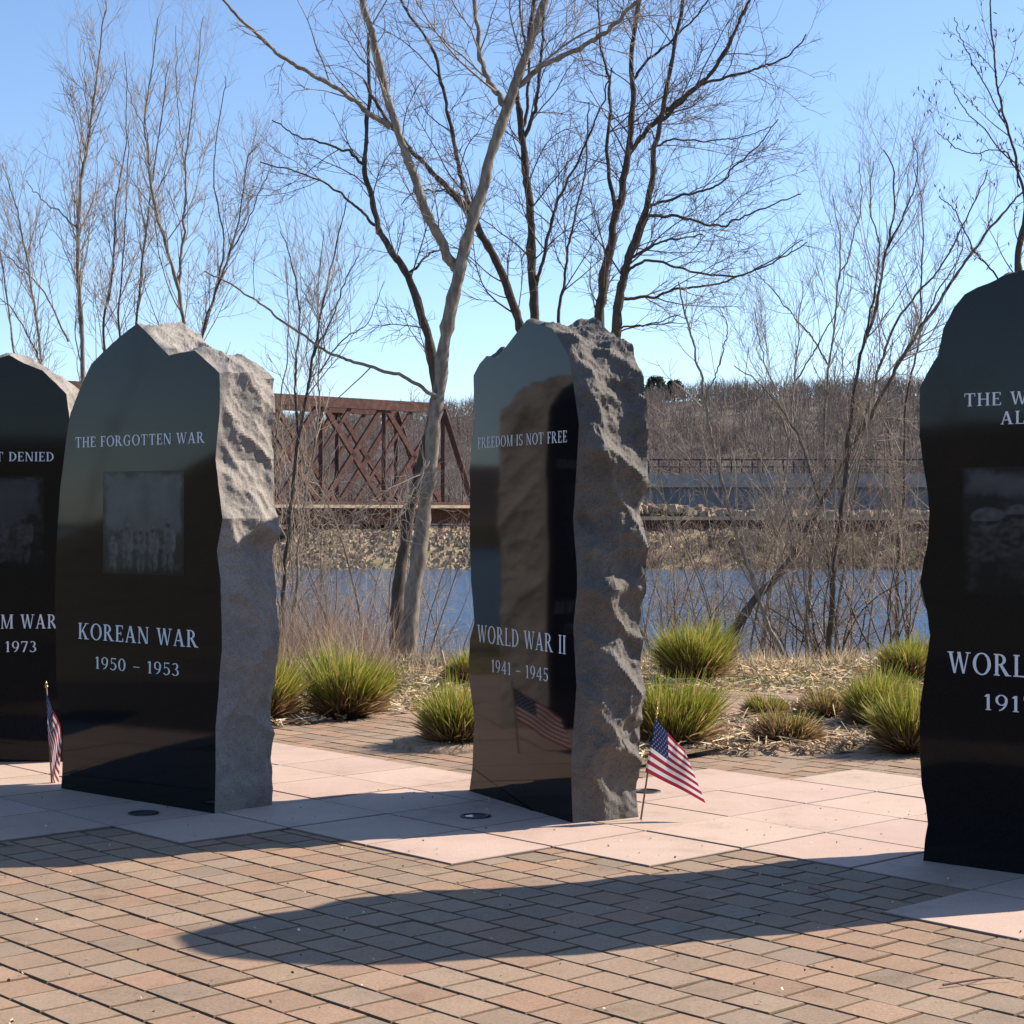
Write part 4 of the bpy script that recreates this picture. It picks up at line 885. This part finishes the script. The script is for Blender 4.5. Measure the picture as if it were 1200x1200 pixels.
# low approach trestle on the right
tb = empty('rail_trestle', (22, 141, 0)); tag(tb, 'low rusty girder trestle with brown timber bents behind the right hand thicket', 'trestle')
def tbx(name, x0, y0, z0, x1, y1, z1, mat): mb = MB(); mb.box(x0 - 22, y0 - 141, z0, x1 - 22, y1 - 141, z1); return mb.build(name, mat, tb)
tbx('girder', -2, 131.5, -.55, 46, 132, .95, M['rust']); tbx('girder', -2, 136, -.55, 46, 136.5, .95, M['rust']); tbx('deck', -2, 131.2, .96, 46, 136.8, 1.22, M['timber'])
for k in range(25): tbx('stiffener', -1 + k * 1.9, 131.38, -.5, -.86 + k * 1.9, 131.49, .92, M['rust'])
for k in range(13): tbx('bent', -1 + k * 3.8, 131.6, -3.4, -.55 + k * 3.8, 136.4, -.56, M['rust'])
def ballast(g):
    x = g.uniform(-2, 46); return (x, g.uniform(131.4, 136.6), 1.22 + g.uniform(0, .25) + .9 * sstep(20, 6, x) * g.random())
rocks('ballast', 1500, ballast, .15, .4, 8, M['tint'])
# road bridge farther back
rbr = empty('road_bridge', (25, 215, 0)); tag(rbr, 'grey concrete road bridge with a dark railing in front of the far hill', 'bridge')
def rbx(name, x0, y0, z0, x1, y1, z1, mat, b=0): mb = MB(); mb.box(x0 - 25, y0 - 215, z0, x1 - 25, y1 - 215, z1, 0, b); return mb.build(name, mat, rbr)
rbx('deck', 2, 210, 4.4, 110, 220, 6.0, M['concrete']); rbx('girder', 2, 210.6, 1.6, 110, 211.4, 4.4, M['steelgrey'])
rbx('abutment', -3, 209.5, -1, 1.98, 220.5, 5.9, M['concrete'], .1)
for k in range(6): rbx('pier', 10 + k * 17.5, 211.5, -3, 11.4 + k * 17.5, 218.5, 4.4, M['concrete'], .05)
mb = MB()
for x in np.arange(2.5, 110, 1.2): mb.box(x - 25, -4.9, 6.0, x - 24.86, -4.76, 7.5)
mb.box(-23, -4.92, 7.5, 85, -4.74, 7.68); mb.box(-23, -4.9, 6.7, 85, -4.76, 6.8); mb.build('railing', M['darkmetal'], rbr)
# brush on the far bank and the forest on the hill
def far_wood(name, n, fn, hmin, hmax, per, wid, mat, seed):
    g = np.random.default_rng(seed); P = np.array([fn(g) for _ in range(n)]); h = g.uniform(hmin, hmax, n)
    i = np.repeat(np.arange(n), per); m_ = len(i)
    tl = np.abs(g.normal(size=m_)) * .6; a = g.random(m_) * 6.28; D = np.stack([np.sin(tl) * np.cos(a), np.sin(tl) * np.sin(a), np.cos(tl)], 1)
    st = P[i] + np.stack([h[i] * .2 * g.normal(size=m_), h[i] * .2 * g.normal(size=m_), h[i] * g.uniform(.05, .62, m_)], 1)
    Q = grow(g, st, D, h[i] * g.uniform(.22, .48, m_), 3, .05, .18); q = QB(); tubes(q, Q, np.tile(np.array([[1, .8, .55, .2]]) * wid, (m_, 1)), 3)
    T_ = np.stack([P, P + np.stack([np.zeros(n), np.zeros(n), h * .7], 1)], 1); tubes(q, T_, np.tile([[wid * 2, wid]], (n, 1)), 4)
    return tag(link(name, q.mesh(name), mat), kind='stuff')
def hillpt(g):
    y = g.uniform(330, 660); x = g.uniform(-.34, .34) * y; return (x, y, terrain(x, y) - .3)
def bankbrush(g):
    x = g.uniform(-40, 48) if g.random() < .2 else g.uniform(-2, 48); y = g.uniform(119.5, 127) if x > -2 else g.uniform(131, 150); return (x, y, terrain(x, y))
def midpt(g):
    y = g.uniform(225, 330); x = g.uniform(-.33, .33) * y; return (x, y, 0)
far_wood('hill_forest', 3200, hillpt, 5, 10, 30, .075, M['forest'], 31)
far_wood('valley_wood', 500, midpt, 5, 10, 34, .07, M['forest'], 32)
far_wood('far_bank_brush', 900, bankbrush, .5, 1.3, 26, .02, M['twigdark'], 33)
def evergreen(label, u, y, h):
    x = (u - 600) / F * y; z = terrain(x, y); r = empty('evergreen_tree', (x, y, z)); tag(r, label, 'tree', 'dark evergreens on the far ridge')
    mb = MB(); mb.cyl((0, 0, 0), (0, 0, h * .5), .3, .15, 8); mb.build('trunk', BD, r)
    g = np.random.default_rng(int(u)); n = 900; t = g.random(n) ** .7; a = g.random(n) * 6.28; rr = h * .45 * (1 - t ** 2 * .75) * np.sqrt(g.random(n))
    P0 = np.stack([rr * np.cos(a), rr * np.sin(a), h * (.2 + .75 * t)], 1); d = np.stack([np.cos(a), np.sin(a), g.normal(size=n) * .5], 1)
    s_ = norm(np.cross(d, g.normal(size=(n, 3)))) * .35; q = QB()
    q.add(np.stack([P0 - s_, P0 + s_, P0 + d * 1.1 + s_ * .5, P0 + d * 1.1 - s_ * .5], 1), np.arange(n * 4).reshape(n, 4)); link('crown', q.mesh('crown', False), M['evergreen'], r)
evergreen('dark evergreen on the far ridge directly right of the middle stone', 768, 640, 10)
evergreen('dark evergreen on the far ridge just left of the bare thin birch stem', 790, 650, 9)

# trees on the rising ground to the left, outside the frame: they show as reflections in the polished faces
for i, (x, y, s_) in enumerate([(-26, 6, 1.6), (-34, 13, 1.9), (-30, -6, 1.8), (-40, 2, 2.0), (-24, -14, 1.7)]):
    o = copy_tree(T0[(0, 2)[i % 2]]); o.location = (x, y, terrain(x, y)); o.scale = (s_, s_, s_ * 1.2); o.rotation_euler = (0, 0, i)
    o['label'] = 'bare shrub on the rising ground left of the plaza, seen only as a reflection'; o['group'] = 'shrubs left of the plaza'
